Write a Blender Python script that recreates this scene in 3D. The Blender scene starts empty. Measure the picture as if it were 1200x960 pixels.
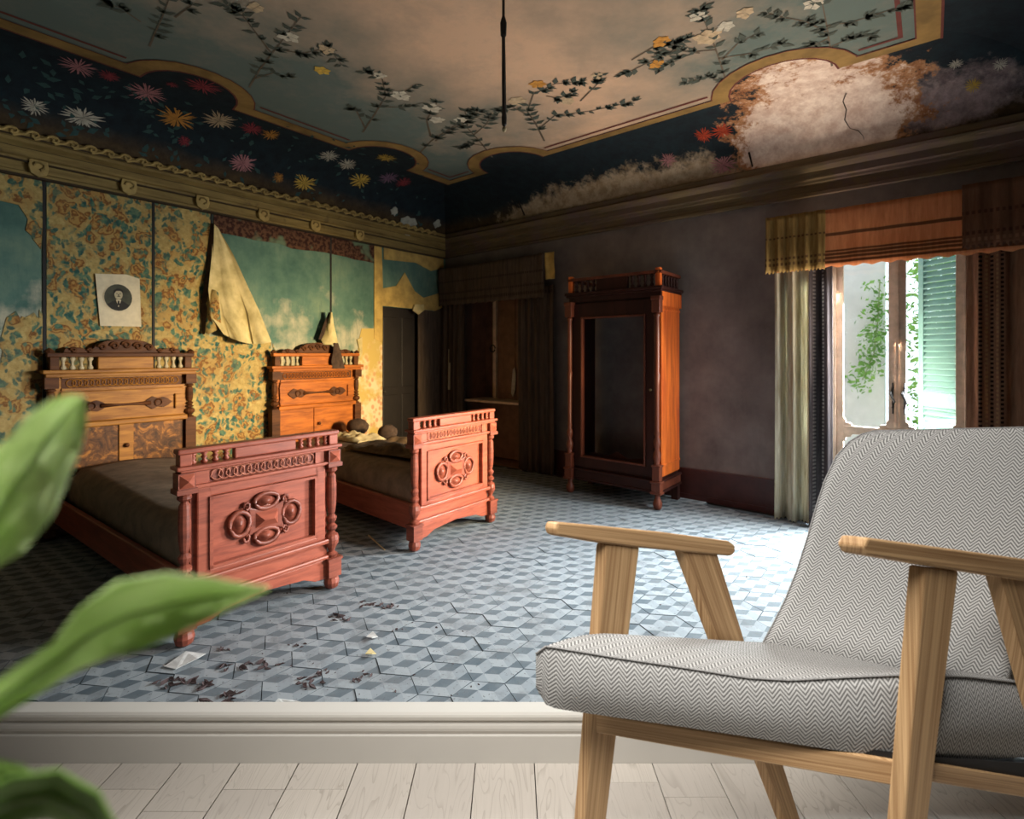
import bpy, bmesh, math, random
from mathutils import Vector, Matrix
random.seed(7)
R = math.radians
SC = bpy.context.scene
COL = SC.collection

# ------------------------------------------------------------------ camera, sky, lamps, exposure
cam = bpy.data.cameras.new('camera'); camo = bpy.data.objects.new('camera', cam); COL.objects.link(camo)
camo.location = (0, 0, 1.5); camo.rotation_euler = (R(90), 0, 0)
cam.sensor_width = 36; cam.lens = 36*640/1200; cam.shift_y = -65/1200
cam.clip_start = .02; cam.clip_end = 200
cam.dof.use_dof = True; cam.dof.focus_distance = 2.4; cam.dof.aperture_fstop = 3.4
SC.camera = camo
SC.view_settings.view_transform = 'Standard'; SC.view_settings.look = 'None'
SC.view_settings.gamma = 1; SC.view_settings.exposure = 0.0
SC.view_settings.use_curve_mapping = False
W = bpy.data.worlds.new('world'); SC.world = W; W.use_nodes = True
W.node_tree.nodes['Background'].inputs[0].default_value = (.86, .94, 1, 1)
W.node_tree.nodes['Background'].inputs[1].default_value = 2.6

def aim(o, target):
    o.rotation_euler = (Vector(target)-o.location).to_track_quat('-Z', 'Y').to_euler()
def area(name, loc, target, sx, sy, power, color, spread=180):
    l = bpy.data.lights.new(name, 'AREA'); l.shape = 'RECTANGLE'; l.size = sx; l.size_y = sy
    l.energy = power; l.color = color; l.spread = R(spread)
    o = bpy.data.objects.new(name, l); COL.objects.link(o); o.location = loc; aim(o, target); return o
def spot(name, loc, target, power, color, angle, blend=1, rad=.2):
    l = bpy.data.lights.new(name, 'SPOT'); l.energy = power; l.color = color; l.spot_size = R(angle)
    l.spot_blend = blend; l.shadow_soft_size = rad
    o = bpy.data.objects.new(name, l); COL.objects.link(o); o.location = loc; aim(o, target); return o

# the old room's own frame: corner post, s runs along the back wall, t along the left wall
CX, CY = -.9916, 8.136
SX, SY = .7564, -.6541
TX, TY = -.6079, -.7940
def rp(s, t, z=0.): return Vector((CX+SX*s+TX*t, CY+SY*s+TY*t, z))

# lamps for daylight from unseen right-wall windows, inferred but not built
area('daylight_window_right', rp(6.40, 1.05, 1.45), rp(0, 2.5, .75), 1.0, 1.5, 24, (1., .95, .90), 100)
spot('sunlit_ground_bounce', rp(5.45, .40, .95), rp(4.1, 1.6, 3.7), 330, (1, .80, .62), 92, 1, .3)  # indoor fill spot added to warm and brighten the ceiling
spot('daylight_beam_beds', rp(6.35, 1.55, 1.55), rp(2.7, 3.35, .45), 820, (1, .88, .80), 46, 1, .35)  # extra spot added to brighten the footboards
spot('low_sun_beam', rp(6.35, 1.0, 1.75), rp(0, 2.3, .85), 2700, (1, .72, .34), 42, 1, .25)
# daylight at the garden window of the back wall
area('daylight_window_back', rp(5.5, -.25, 1.35), rp(4.1, 1.5, .0), .8, 1.9, 420, (.90, .97, 1.), 105)
# the front room's ceiling softbox above the armchair
area('front_room_ceiling_lamp', (-.7, .25, 3.3), (.35, 1.3, .4), 1.6, 1.2, 45, (1, .97, .93), 76)

# ------------------------------------------------------------------ mesh helpers
class MB:
    def __init__(s, T=None): s.v = []; s.f = []; s.m = []; s.uv = []; s.T = T or (lambda x, y, z: Vector((x, y, z))); s.mi = 0
    def add(s, pts): n = len(s.v); s.v += [Vector(p) for p in pts]; return n
    def fc(s, idx, uv=None): s.f.append(list(idx)); s.m.append(s.mi); s.uv.append(uv)
    def face(s, pts, uv=None): n = s.add(pts); s.fc(range(n, n+len(pts)), uv)
    def hexa(s, p):
        n = s.add(p)
        for q in ((0,1,2,3),(4,7,6,5),(0,4,5,1),(1,5,6,2),(2,6,7,3),(3,7,4,0)): s.fc([n+i for i in q])
    def box(s, x0, x1, y0, y1, z0, z1):
        T = s.T
        s.hexa([T(x0,y0,z0),T(x1,y0,z0),T(x1,y1,z0),T(x0,y1,z0),T(x0,y0,z1),T(x1,y0,z1),T(x1,y1,z1),T(x0,y1,z1)]); return s
    def prism(s, poly, vec, along=None):
        vec = Vector(vec); P = [Vector(p) for p in poly]; n = len(P)
        if along is None:
            along = max(((P[(i+1) % n]-P[i]) for i in range(n)), key=lambda d: d.length)
        al = Vector(along).normalized(); vn = vec.normalized(); ac = al.cross(vn)
        if ac.length > 0: ac.normalize()
        g = lambda p: (p.dot(al), p.dot(ac)); h = lambda p: (p.dot(al), p.dot(vn))
        Q = [p+vec for p in P]
        s.face(P, [g(p) for p in P]); s.face(Q, [g(p) for p in Q])
        for i in range(n):
            j = (i+1) % n; q = [P[i], P[j], Q[j], Q[i]]; e = (P[j]-P[i]).normalized()
            s.face(q, [h(p) for p in q] if abs(e.dot(al)) > .5 else [(p.dot(ac), p.dot(vn)) for p in q])
        return s
    def grid(s, rows, uvf=None, close=False):
        nr = len(rows); nc = len(rows[0]); b = s.add([p for r in rows for p in r])
        for i in range(nr-1):
            for j in range(nc if close else nc-1):
                k = (j+1) % nc
                q = [b+i*nc+j, b+i*nc+k, b+(i+1)*nc+k, b+(i+1)*nc+j]
                s.fc(q, [uvf(i, j), uvf(i, j+1), uvf(i+1, j+1), uvf(i+1, j)] if uvf else None)
        return s
    def lathe(s, x, y, prof, seg=10):
        rows = []
        for r, z in prof:
            rows.append([s.T(x+r*math.cos(2*math.pi*k/seg), y+r*math.sin(2*math.pi*k/seg), z) for k in range(seg)])
        s.grid(rows, close=True); s.face(rows[0]); s.face(rows[-1]); return s
    def tube(s, path, r, seg=6, closed=False):
        P = [Vector(p) for p in path]; n = len(P); rows = []
        for i, p in enumerate(P):
            d = (P[(i+1) % n]-P[i-1]) if closed else (P[min(i+1, n-1)]-P[max(i-1, 0)])
            d.normalize(); a = d.orthogonal() if abs(d.z) > .95 else d.cross(Vector((0,0,1)))
            a.normalize(); b = d.cross(a); rr = r[i] if isinstance(r, (list, tuple)) else r
            rows.append([p+rr*(a*math.cos(2*math.pi*k/seg)+b*math.sin(2*math.pi*k/seg)) for k in range(seg)])
        if closed: rows.append(rows[0])
        s.grid(rows, close=True)
        if not closed: s.face(rows[0]); s.face(rows[-1])
        return s
    def ball(s, c, rx, ry=None, rz=None, seg=8, rings=5, jit=0):
        ry = ry or rx; rz = rz or rx; c = Vector(c); rows = []
        for i in range(rings+1):
            a = math.pi*i/rings; rows.append([c+Vector((rx*math.sin(a)*math.cos(2*math.pi*k/seg), ry*math.sin(a)*math.sin(2*math.pi*k/seg), rz*math.cos(a)))*(1+random.uniform(-jit, jit)) for k in range(seg)])
        s.grid(rows, close=True); return s
    def build(s, name, mats, parent=None, smooth=False, bevel=0, kind=None):
        me = bpy.data.meshes.new(name)
        org = parent_world(parent)
        me.from_pydata([tuple(p-org) for p in s.v], [], s.f)
        if any(u for u in s.uv):
            L = me.uv_layers.new(name='UVMap'); i = 0
            for f, u in zip(s.f, s.uv):
                for k in range(len(f)):
                    L.data[i].uv = u[k] if u else (0, 0); i += 1
        for p, m in zip(me.polygons, s.m): p.material_index = m; p.use_smooth = smooth
        bm = bmesh.new(); bm.from_mesh(me); bmesh.ops.remove_doubles(bm, verts=bm.verts, dist=1e-5)
        bmesh.ops.recalc_face_normals(bm, faces=bm.faces); bm.to_mesh(me); bm.free()
        for m in (mats if isinstance(mats, (list, tuple)) else [mats]): me.materials.append(m)
        o = bpy.data.objects.new(name, me); COL.objects.link(o)
        if parent: o.parent = parent
        if bevel:
            b = o.modifiers.new('bevel', 'BEVEL'); b.width = bevel; b.segments = 2; b.limit_method = 'ANGLE'
        if kind: o['kind'] = kind
        return o
ORG = {}
def parent_world(p):
    v = Vector((0, 0, 0))
    while p: v = v+p.location; p = p.parent
    return v
def thing(name, label, cat, loc=(0, 0, 0), group=None):
    o = bpy.data.objects.new(name, None); COL.objects.link(o); o.location = loc; o.empty_display_size = .1
    return tag(o, label, cat, group)
def tag(o, label, cat, group=None, kind=None):
    if label: o['label'] = label
    if cat: o['category'] = cat
    if group: o['group'] = group
    if kind: o['kind'] = kind
    return o
def struct(o, label=None, cat=None):
    o['kind'] = 'structure'
    if label: o['label'] = label
    if cat: o['category'] = cat
    return o

# ------------------------------------------------------------------ materials
class NT:
    def __init__(s, name):
        s.m = bpy.data.materials.new(name); s.m.use_nodes = True; s.t = s.m.node_tree; s.n = s.t.nodes
        s.b = s.n['Principled BSDF']
    def N(s, typ, **k):
        n = s.n.new(typ)
        for a, v in k.items():
            if a.startswith('_'): setattr(n, a[1:], v)
        return n
    def L(s, a, b): s.t.links.new(a, b)
    def val(s, x, sock):
        if hasattr(x, 'is_output'): s.L(x, sock)
        elif isinstance(x, (tuple, list)) and len(x) == 3 and sock.type == 'RGBA': sock.default_value = (*x, 1)
        else: sock.default_value = x
    def math(s, op, a, b=0., clamp=False):
        n = s.N('ShaderNodeMath', _operation=op, _use_clamp=clamp); s.val(a, n.inputs[0]); s.val(b, n.inputs[1]); return n.outputs[0]
    def mix(s, f, a, b):
        n = s.N('ShaderNodeMix', _data_type='RGBA'); s.val(f, n.inputs[0]); s.val(a, n.inputs[6]); s.val(b, n.inputs[7]); return n.outputs[2]
    def pos(s): return s.N('ShaderNodeNewGeometry').outputs['Position']
    def uv(s): return s.N('ShaderNodeTexCoord').outputs['UV']
    def map(s, v, scale=(1, 1, 1), rot=(0, 0, 0), loc=(0, 0, 0)):
        n = s.N('ShaderNodeMapping'); s.L(v, n.inputs[0]); n.inputs[1].default_value = loc; n.inputs[2].default_value = rot; n.inputs[3].default_value = scale; return n.outputs[0]
    def noise(s, v, scale, detail=4, rough=.6, dist=0):
        n = s.N('ShaderNodeTexNoise'); s.L(v, n.inputs['Vector']); n.inputs['Scale'].default_value = scale
        n.inputs['Detail'].default_value = detail; n.inputs['Roughness'].default_value = rough; n.inputs['Distortion'].default_value = dist; return n.outputs[0]
    def voro(s, v, scale, out='Distance', feat='F1'):
        n = s.N('ShaderNodeTexVoronoi', _feature=feat); s.L(v, n.inputs['Vector']); n.inputs['Scale'].default_value = scale; return n.outputs[out]
    def step(s, x, a, b):
        n = s.N('ShaderNodeMapRange'); n.clamp = True; s.val(x, n.inputs[0]); n.inputs[1].default_value = a; n.inputs[2].default_value = b; return n.outputs[0]
    def ramp(s, x, stops):
        n = s.N('ShaderNodeValToRGB'); s.L(x, n.inputs[0]); e = n.color_ramp.elements
        while len(e) < len(stops): e.new(.5)
        for q, (p, c) in zip(e, stops): q.position = p; q.color = (*c, 1)
        return n.outputs[0]
    def sep(s, v): return s.N('ShaderNodeSeparateXYZ') if v is None else s._sep(v)
    def _sep(s, v):
        n = s.N('ShaderNodeSeparateXYZ'); s.L(v, n.inputs[0]); return n.outputs
    def bump(s, h, strength=.3, dist=.01):
        n = s.N('ShaderNodeBump'); n.inputs['Strength'].default_value = strength; n.inputs['Distance'].default_value = dist
        s.L(h, n.inputs['Height']); s.L(n.outputs[0], s.b.inputs['Normal'])
    def out(s, color, rough=.6, spec=.5):
        s.val(color, s.b.inputs['Base Color']); s.val(rough, s.b.inputs['Roughness']); s.b.inputs['Specular IOR Level'].default_value = spec
        return s.m
def stpos(n):
    """world position turned into (s, t, z) of the old room"""
    det = SX*TY-SY*TX
    p = n._sep(n.pos()); x = n.math('SUBTRACT', p[0], CX); y = n.math('SUBTRACT', p[1], CY)
    s_ = n.math('DIVIDE', n.math('SUBTRACT', n.math('MULTIPLY', x, TY), n.math('MULTIPLY', y, TX)), det)
    t_ = n.math('DIVIDE', n.math('SUBTRACT', n.math('MULTIPLY', y, SX), n.math('MULTIPLY', x, SY)), det)
    c = n.N('ShaderNodeCombineXYZ'); n.L(s_, c.inputs[0]); n.L(t_, c.inputs[1]); n.L(p[2], c.inputs[2])
    return s_, t_, p[2], c.outputs[0]
def plain(name, c, rough=.6, var=.25, scale=8, c2=None, spec=.4, bump=0, stretch=(1, 1, 1)):
    n = NT(name); v = n.map(n.pos(), stretch); f = n.noise(v, scale)
    d = c2 or tuple(x*(1-var) for x in c)
    if bump: n.bump(f, bump)
    return n.out(n.mix(n.step(f, .35, .65), d, c), rough, spec)
def wood(name, c, c2, rough=.4, scale=(3, 3, 40), spec=.5, uv=False, fig=6, bump=.08):
    n = NT(name); v = n.map(n.uv() if uv else n.pos(), scale)
    f = n.noise(v, 1, 5, .65, .6); g = n.noise(n.map(n.uv() if uv else n.pos(), tuple(x*.25 for x in scale)), 1, 2)
    k = n.math('ADD', n.math('MULTIPLY', f, .7), n.math('MULTIPLY', g, .3)); n.bump(f, bump, .004)
    return n.out(n.mix(n.step(k, .36, .62), c2, c), rough, spec)
M = {}
M['oak'] = wood('oak', (.55, .355, .18), (.26, .14, .06), .5, (1.6, 230, 1), .3, True)
M['mahogany'] = wood('mahogany', (.34, .088, .048), (.19, .044, .025), .42, (5, 5, 40), .35)
M['mahogany_light'] = wood('mahogany_light', (.50, .20, .13), (.34, .12, .075), .4, (6, 6, 40), .35)
M['mahogany_dark'] = wood('mahogany_dark', (.25, .065, .037), (.12, .03, .018), .42, (6, 6, 40), .35)
M['orange_walnut'] = wood('orange_walnut', (.50, .15, .022), (.22, .06, .010), .5, (4, 4, 34), .2)  # same bed wood, with warm orange light mixed into the headboard colour
M['cherry_mid'] = wood('cherry_mid', (.15, .040, .020), (.065, .017, .010), .4, (14, 14, 1.5), .4)
M['walnut'] = wood('walnut', (.42, .19, .035), (.20, .075, .013), .5, (4, 4, 34), .2)  # headboard copy of the footboard wood, warm light put into its colour
M['dark_walnut'] = wood('dark_walnut', (.12, .045, .015), (.05, .018, .008), .55, (4, 4, 30), .15)
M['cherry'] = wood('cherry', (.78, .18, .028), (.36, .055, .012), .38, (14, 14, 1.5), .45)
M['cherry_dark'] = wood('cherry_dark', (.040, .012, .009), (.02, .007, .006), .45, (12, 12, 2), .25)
n = NT('burl'); f = n.noise(n.pos(), 7, 6, .7, 2.5); M['burl'] = n.out(n.ramp(f, [(.36, (.035, .014, .005)), (.52, (.13, .05, .012)), (.64, (.40, .16, .025)), (.75, (.22, .085, .015))]), .5, .2)
M['pale_spindle'] = plain('pale_spindle', (.48, .40, .24), .45)
M['mattress'] = plain('mattress', (.27, .19, .125), .95, .35, 9, bump=.2)
M['blanket'] = plain('blanket', (.17, .10, .045), .98, .6, 16, bump=.5)
M['rag'] = plain('rag', (.075, .045, .03), .95, .5, 20)
M['cream_rag'] = plain('cream_rag', (.55, .45, .26), .95, .3, 20)
M['black'] = plain('black', (.012, .011, .011), .7)
M['iron'] = plain('iron', (.03, .026, .024), .5)
M['brass'] = plain('brass', (.35, .25, .1), .4)
M['paper'] = plain('paper', (.70, .62, .44), .9, .18, 12)
M['ink'] = plain('ink', (.03, .032, .026), .8)
M['photo_ground'] = plain('photo_ground', (.07, .075, .055), .8, .5, 9); M['photo_skin'] = plain('photo_skin', (.42, .38, .26), .85)
M['white_paint'] = plain('white_paint', (.49, .465, .42), .5, .03, 2)
M['front_wall'] = plain('front_wall', (.20, .195, .185), .8, .03, 2)
M['grout'] = plain('grout', (.04, .045, .05), .95, .4, 10)
M['pot'] = plain('pot', (.5, .46, .42), .8); M['soil'] = plain('soil', (.05, .03, .02), 1, .5, 60)
# herringbone wool
n = NT('herringbone'); p = n._sep(n.uv()); P_ = .034
u = n.math('FRACT', n.math('DIVIDE', p[0], P_)); tri = n.math('MULTIPLY', n.math('ABSOLUTE', n.math('SUBTRACT', u, .5)), P_*1.1)
w_ = n.math('SINE', n.math('MULTIPLY', n.math('ADD', p[1], tri), 2*math.pi/.0092))
nz = n.noise(n.map(n.uv(), (900, 900, 1)), 1, 2)
k = n.step(n.math('ADD', w_, n.math('MULTIPLY', n.math('SUBTRACT', nz, .5), 2.4)), -.75, .75)
n.bump(k, .35, .003); M['herringbone'] = n.out(n.mix(k, (.115, .112, .107), (.47, .46, .44)), .95, .15)
M['piping'] = plain('piping', (.30, .29, .28), .95, .5, 300)
# pale oak planks
n = NT('pale_planks'); oi = n.N('ShaderNodeObjectInfo'); ofs = n.N('ShaderNodeVectorMath', _operation='ADD'); n.L(n.pos(), ofs.inputs[0])
cm = n.N('ShaderNodeCombineXYZ'); n.L(n.math('MULTIPLY', oi.outputs['Random'], 37.), cm.inputs[0]); n.L(n.math('MULTIPLY', oi.outputs['Random'], 11.), cm.inputs[1]); n.L(cm.outputs[0], ofs.inputs[1])
g = n.noise(n.map(ofs.outputs[0], (9, 1.6, 1)), 1, 2, .5, .8); ringv = n.math('FRACT', n.math('MULTIPLY', g, 16.))
fine = n.noise(n.map(ofs.outputs[0], (140, 6, 1)), 1, 3)
lin = n.math('MULTIPLY', n.step(ringv, .0, .25), 1.); k = n.math('ADD', n.math('MULTIPLY', lin, .5), n.math('MULTIPLY', fine, .5))
base = n.mix(n.step(k, .2, .8), (.36, .32, .275), (.50, .455, .40)); base = n.mix(n.math('MULTIPLY', oi.outputs['Random'], .5), base, (.38, .345, .31))
n.bump(k, .06, .003); M['pale_planks'] = n.out(base, .5, .35)
# encaustic tiles: three tones, dusty
for nm, c in (('tile_light', (.255, .285, .30)), ('tile_mid', (.205, .235, .255)), ('tile_dark', (.058, .082, .10))):
    n = NT(nm); a = n.noise(n.pos(), 1.1, 5, .65); b = n.noise(n.pos(), 14, 5, .7); oi = n.N('ShaderNodeObjectInfo')
    dust = n.math('ADD', n.math('MULTIPLY', n.step(a, .35, .7), .48), n.math('MULTIPLY', n.step(b, .4, .75), .25))
    col = n.mix(dust, c, (.20, .215, .225)); col = n.mix(n.step(n.noise(n.pos(), 55, 3), .62, .70), col, (.07, .07, .07)); col = n.mix(n.math('MULTIPLY', n.step(n.noise(n.pos(), 4.5, 6, .75), .5, .66), .55), col, (.10, .105, .11))
    n.bump(b, .15, .003); M[nm] = n.out(col, n.step(b, -1.2, 1.2), .2)
# plaster and wallpaper of the left wall
n = NT('teal_plaster'); a = n.noise(n.pos(), 2.2, 6, .65); b = n.noise(n.map(n.pos(), (18, 18, 3)), 1, 5, .7)
s_, t_, z_, stz = stpos(n)
c = n.ramp(a, [(.3, (.05, .115, .10)), (.5, (.10, .185, .15)), (.68, (.17, .25, .18)), (.8, (.30, .31, .18))])
c = n.mix(n.step(n.math('SUBTRACT', n.noise(n.pos(), 3, 5, .6), n.math('MULTIPLY', z_, .32)), -.12, .06), c, (.40, .39, .29))
n.bump(b, .2, .005); M['teal_plaster'] = n.out(n.mix(n.step(b, .5, .9), c, (.06, .13, .12)), .9, .2)
n = NT('floral_wallpaper'); s_, t_, z_, stz = stpos(n)
wv = n.N('ShaderNodeTexNoise'); n.L(stz, wv.inputs['Vector']); wv.inputs['Scale'].default_value = 7.; wv.inputs['Detail'].default_value = 5
ad = n.N('ShaderNodeVectorMath', _operation='MULTIPLY_ADD'); n.L(wv.outputs['Color'], ad.inputs[0]); ad.inputs[1].default_value = (.22, .22, .22); n.L(stz, ad.inputs[2])
ro = n.voro(ad.outputs[0], 6.5); f2 = n.noise(stz, 24, 5, .75); ring = n.math('FRACT', n.math('ADD', n.math('MULTIPLY', ro, 4.6), n.math('MULTIPLY', f2, 1.7)))
rose = n.ramp(ring, [(0, (.42, .27, .085)), (.35, (.27, .125, .035)), (.62, (.13, .055, .02)), (.85, (.36, .22, .07))])
lf = n.voro(n.map(ad.outputs[0], (1, 1.3, .8), (0, .6, 0), (.37, .2, .1)), 15); lm = n.noise(stz, 7.5, 3, .6)
c = n.mix(n.step(n.math('ADD', ro, n.math('MULTIPLY', f2, .2)), .72, .48), n.mix(n.step(f2, .35, .65), (.31, .225, .075), (.50, .38, .15)), rose)
lmask = n.math('MULTIPLY', n.step(n.math('ADD', lf, n.math('MULTIPLY', f2, .3)), .66, .50), n.step(lm, .34, .46))
c = n.mix(lmask, c, n.mix(n.step(n.noise(stz, 22, 3), .4, .6), (.025, .085, .075), (.10, .18, .11)))
st = n.noise(n.pos(), 1.7, 5, .7); c = n.mix(n.math('MULTIPLY', n.step(st, .48, .75), .45), c, (.22, .14, .06))
n.bump(n.noise(n.pos(), 40, 3), .1, .003); M['floral'] = n.out(c, .88, .2)
n = NT('faded_wallpaper'); s_, t_, z_, stz = stpos(n); a = n.voro(n.map(stz, (1, 1, .8)), 17); b = n.noise(n.pos(), 3, 5)
c = n.mix(n.step(a, .3, .5), (.55, .30, .17), (.70, .56, .36)); c = n.mix(n.step(n.math('ADD', b, n.math('MULTIPLY', z_, .12)), .62, .72), c, (.52, .38, .12)); M['faded'] = n.out(c, .9, .2)
M['flap'] = plain('flap', (.62, .52, .27), .9, .35, 7, c2=(.40, .33, .15))
M['ochre_strip'] = plain('ochre_strip', (.58, .40, .12), .85, .4, 7)
n = NT('burgundy_border'); s_, t_, z_, stz = stpos(n); a = n.noise(n.map(stz, (1, 26, 26)), 1, 4); b = n.noise(n.pos(), 2.5, 3)
c = n.mix(n.step(a, .45, .55), (.035, .014, .012), (.11, .055, .032)); c = n.mix(n.step(b, .55, .62), c, (.12, .18, .12)); M['burgundy'] = n.out(c, .9, .2)
n = NT('ochre_cornice'); a = n.noise(n.map(n.pos(), (2, 2, 22)), 1, 5, .7); b = n.noise(n.pos(), 5, 5, .7)
c = n.mix(n.step(a, .3, .7), (.13, .09, .03), (.30, .22, .075)); c = n.mix(n.step(b, .6, .75), c, (.08, .052, .028)); n.bump(a, .2, .006); M['ochre'] = n.out(c, .75, .3)
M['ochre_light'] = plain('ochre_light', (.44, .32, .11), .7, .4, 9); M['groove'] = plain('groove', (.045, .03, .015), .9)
n = NT('weathered_cornice'); s_, t_, z_, stz = stpos(n); a = n.noise(n.map(n.pos(), (2, 2, 26)), 1, 5, .7); b = n.noise(n.pos(), 2.2, 5, .7)
c = n.mix(n.step(a, .3, .7), (.075, .058, .038), (.17, .125, .065)); c = n.mix(n.step(b, .46, .6), c, (.12, .085, .075)); n.bump(a, .25, .006); M['weathered'] = n.out(c, .9, .2)
n = NT('mauve_plaster'); a = n.noise(n.pos(), 1.8, 6, .65); b = n.noise(n.map(n.pos(), (26, 26, 2.2)), 1, 5, .7)
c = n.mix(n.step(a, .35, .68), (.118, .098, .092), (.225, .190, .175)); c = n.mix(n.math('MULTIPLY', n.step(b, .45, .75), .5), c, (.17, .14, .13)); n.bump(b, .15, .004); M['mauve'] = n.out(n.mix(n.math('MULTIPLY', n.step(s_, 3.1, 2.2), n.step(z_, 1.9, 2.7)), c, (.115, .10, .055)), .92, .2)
# painted vault
def vault(name, back):
    n = NT(name); s_, t_, z_, stz = stpos(n)
    a = n.noise(n.pos(), 2.6, 6, .7); b = n.noise(n.pos(), 9, 6, .75)
    navy = n.mix(n.step(b, .35, .7), (.006, .010, .016), (.010, .024, .032))
    soil = n.mix(n.step(b, .35, .65), (.03, .02, .011), (.075, .05, .023))
    zz = n.math('ADD', z_, n.math('MULTIPLY', n.math('SUBTRACT', a, .5), .16))
    c = n.mix(n.step(zz, 3.44, 3.30), navy, soil)
    if back:
        pl = n.mix(n.step(b, .38, .62), (.55, .41, .34), (.80, .69, .60)); rust = n.mix(n.step(b, .4, .6), (.22, .09, .035), (.42, .22, .11))
        dx = n.math('MULTIPLY', n.math('SUBTRACT', s_, 4.98), 1.30); dz = n.math('MULTIPLY', n.math('SUBTRACT', z_, 3.43), 2.7)
        d1 = n.math('SQRT', n.math('ADD', n.math('MULTIPLY', dx, dx), n.math('MULTIPLY', dz, dz)))
        dx2 = n.math('MULTIPLY', n.math('SUBTRACT', s_, 2.9), .46); dz2 = n.math('MULTIPLY', n.math('SUBTRACT', z_, 3.27), 3.3)
        d2 = n.math('SQRT', n.math('ADD', n.math('MULTIPLY', dx2, dx2), n.math('MULTIPLY', dz2, dz2)))
        rag = n.math('MULTIPLY', n.math('SUBTRACT', n.noise(n.pos(), 5, 7, .75), .5), 1.5)
        m1 = n.math('ADD', d1, rag); m2 = n.math('ADD', d2, rag)
        c = n.mix(n.step(m2, .85, .6), c, n.mix(n.step(b, .4, .6), (.24, .18, .11), (.40, .33, .24)))
        dx3 = n.math('MULTIPLY', n.math('SUBTRACT', s_, 5.75), 1.5); dz3 = n.math('MULTIPLY', n.math('SUBTRACT', z_, 3.42), 4.6)
        m3 = n.math('ADD', n.math('SQRT', n.math('ADD', n.math('MULTIPLY', dx3, dx3), n.math('MULTIPLY', dz3, dz3))), rag)
        c = n.mix(n.step(m3, .95, .55), c, n.mix(n.step(b, .4, .6), (.17, .13, .135), (.30, .24, .245)))
        c = n.mix(n.step(m1, 1.06, .98), c, rust); c = n.mix(n.step(m1, .92, .78), c, pl)
    n.bump(b, .3, .008); return n.out(c, .85, .25)
M['vault'] = vault('painted_vault', False); M['vault_back'] = vault('peeling_vault', True)
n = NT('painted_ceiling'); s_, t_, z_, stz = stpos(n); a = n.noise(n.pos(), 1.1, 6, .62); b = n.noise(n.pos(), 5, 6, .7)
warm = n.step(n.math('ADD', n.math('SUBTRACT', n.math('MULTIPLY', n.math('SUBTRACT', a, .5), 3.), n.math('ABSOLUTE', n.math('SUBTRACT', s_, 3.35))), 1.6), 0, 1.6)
c = n.mix(warm, (.125, .168, .156), (.62, .43, .30)); c = n.mix(n.math('MULTIPLY', n.step(b, .48, .75), .35), c, (.27, .24, .2)); n.bump(b, .1, .004); M['ceiling'] = n.out(c, .9, .2)  # grey-green and tan paint, with the ceiling's light falloff added to its tones
M['gold_band'] = plain('gold_band', (.30, .19, .06), .8, .45, 4)
M['red_line'] = plain('red_line', (.14, .035, .03), .8)
M['leaf_paint'] = plain('leaf_paint', (.075, .095, .08), .85); M['stem_paint'] = plain('stem_paint', (.14, .115, .085), .85)
for nm, c in dict(white=(.62, .60, .50), yellow=(.72, .50, .09), orange=(.62, .30, .06), pink=(.52, .24, .26), crimson=(.35, .05, .07), purple=(.24, .14, .24), red=(.62, .08, .03), cream=(.58, .46, .30), teal=(.03, .09, .09)).items():
    M['p_'+nm] = plain('paint_'+nm, tuple(x*.75 for x in c), .85, .3, 30); M['c_'+nm] = plain('lily_'+nm, c, .85, .3, 30)
M['crack'] = plain('crack', (.012, .010, .010), .95)
M['bare'] = plain('bare', (.42, .44, .38), .95, .3, 14)
# cloth
def cloth(name, c, c2, trans=.5, bands=None, dots=True, vb=()):
    n = NT(name); s_, t_, z_, stz = stpos(n); b = n.noise(n.map(stz, (30, 30, 3)), 1, 4, .7)
    col = n.mix(n.step(b, .3, .7), c2, c)
    if bands:
        for z0, z1, dk in bands:
            m = n.math('MULTIPLY', n.step(z_, z0-.006, z0), n.step(z_, z1+.006, z1)); m = n.math('MULTIPLY', m, .8)
            if dots: m = n.math('MULTIPLY', m, n.step(n.math('SINE', n.math('MULTIPLY', s_, 190.)), -.8, .4))
            col = n.mix(m, col, dk)
    for a0, a1, dk in vb:
        m = n.math('MULTIPLY', n.step(s_, a0-.003, a0), n.step(s_, a1+.003, a1)); m = n.math('MULTIPLY', m, n.step(n.math('SINE', n.math('MULTIPLY', z_, 190.)), -.6, .5)); col = n.mix(m, col, dk)
    n.out(col, .95, .1)
    tr = n.N('ShaderNodeBsdfTranslucent'); n.L(col, tr.inputs[0]); mx = n.N('ShaderNodeMixShader'); mx.inputs[0].default_value = trans
    n.L(n.b.outputs[0], mx.inputs[1]); n.L(tr.outputs[0], mx.inputs[2]); n.L(mx.outputs[0], n.n['Material Output'].inputs[0]); return n.m
DKB = (.07, .03, .018)
M['valance'] = cloth('valance_cloth', (.80, .40, .20), (.58, .25, .11), .6, [(2.27, 2.285, DKB), (2.305, 2.32, DKB), (2.335, 2.35, DKB), (2.365, 2.375, DKB), (2.50, 2.52, DKB)], False)
M['valance_dark'] = cloth('valance_lace', (.20, .10, .06), (.13, .06, .035), .35, [(2.26, 2.29, DKB), (2.32, 2.34, (.28, .15, .09)), (2.37, 2.39, DKB), (2.52, 2.54, DKB)])
M['valance_olive'] = cloth('valance_olive', (.36, .25, .09), (.20, .12, .04), .4, [(2.28, 2.30, DKB), (2.33, 2.345, DKB), (2.52, 2.53, DKB)])
M['curtain_white'] = cloth('curtain_white', (.74, .70, .56), (.42, .36, .23), .35)
M['curtain_grey'] = cloth('curtain_grey', (.12, .10, .10), (.05, .042, .045), .25, vb=[(4.93, 4.945, (.3, .27, .25)), (4.99, 5.005, (.3, .27, .25))])
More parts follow.
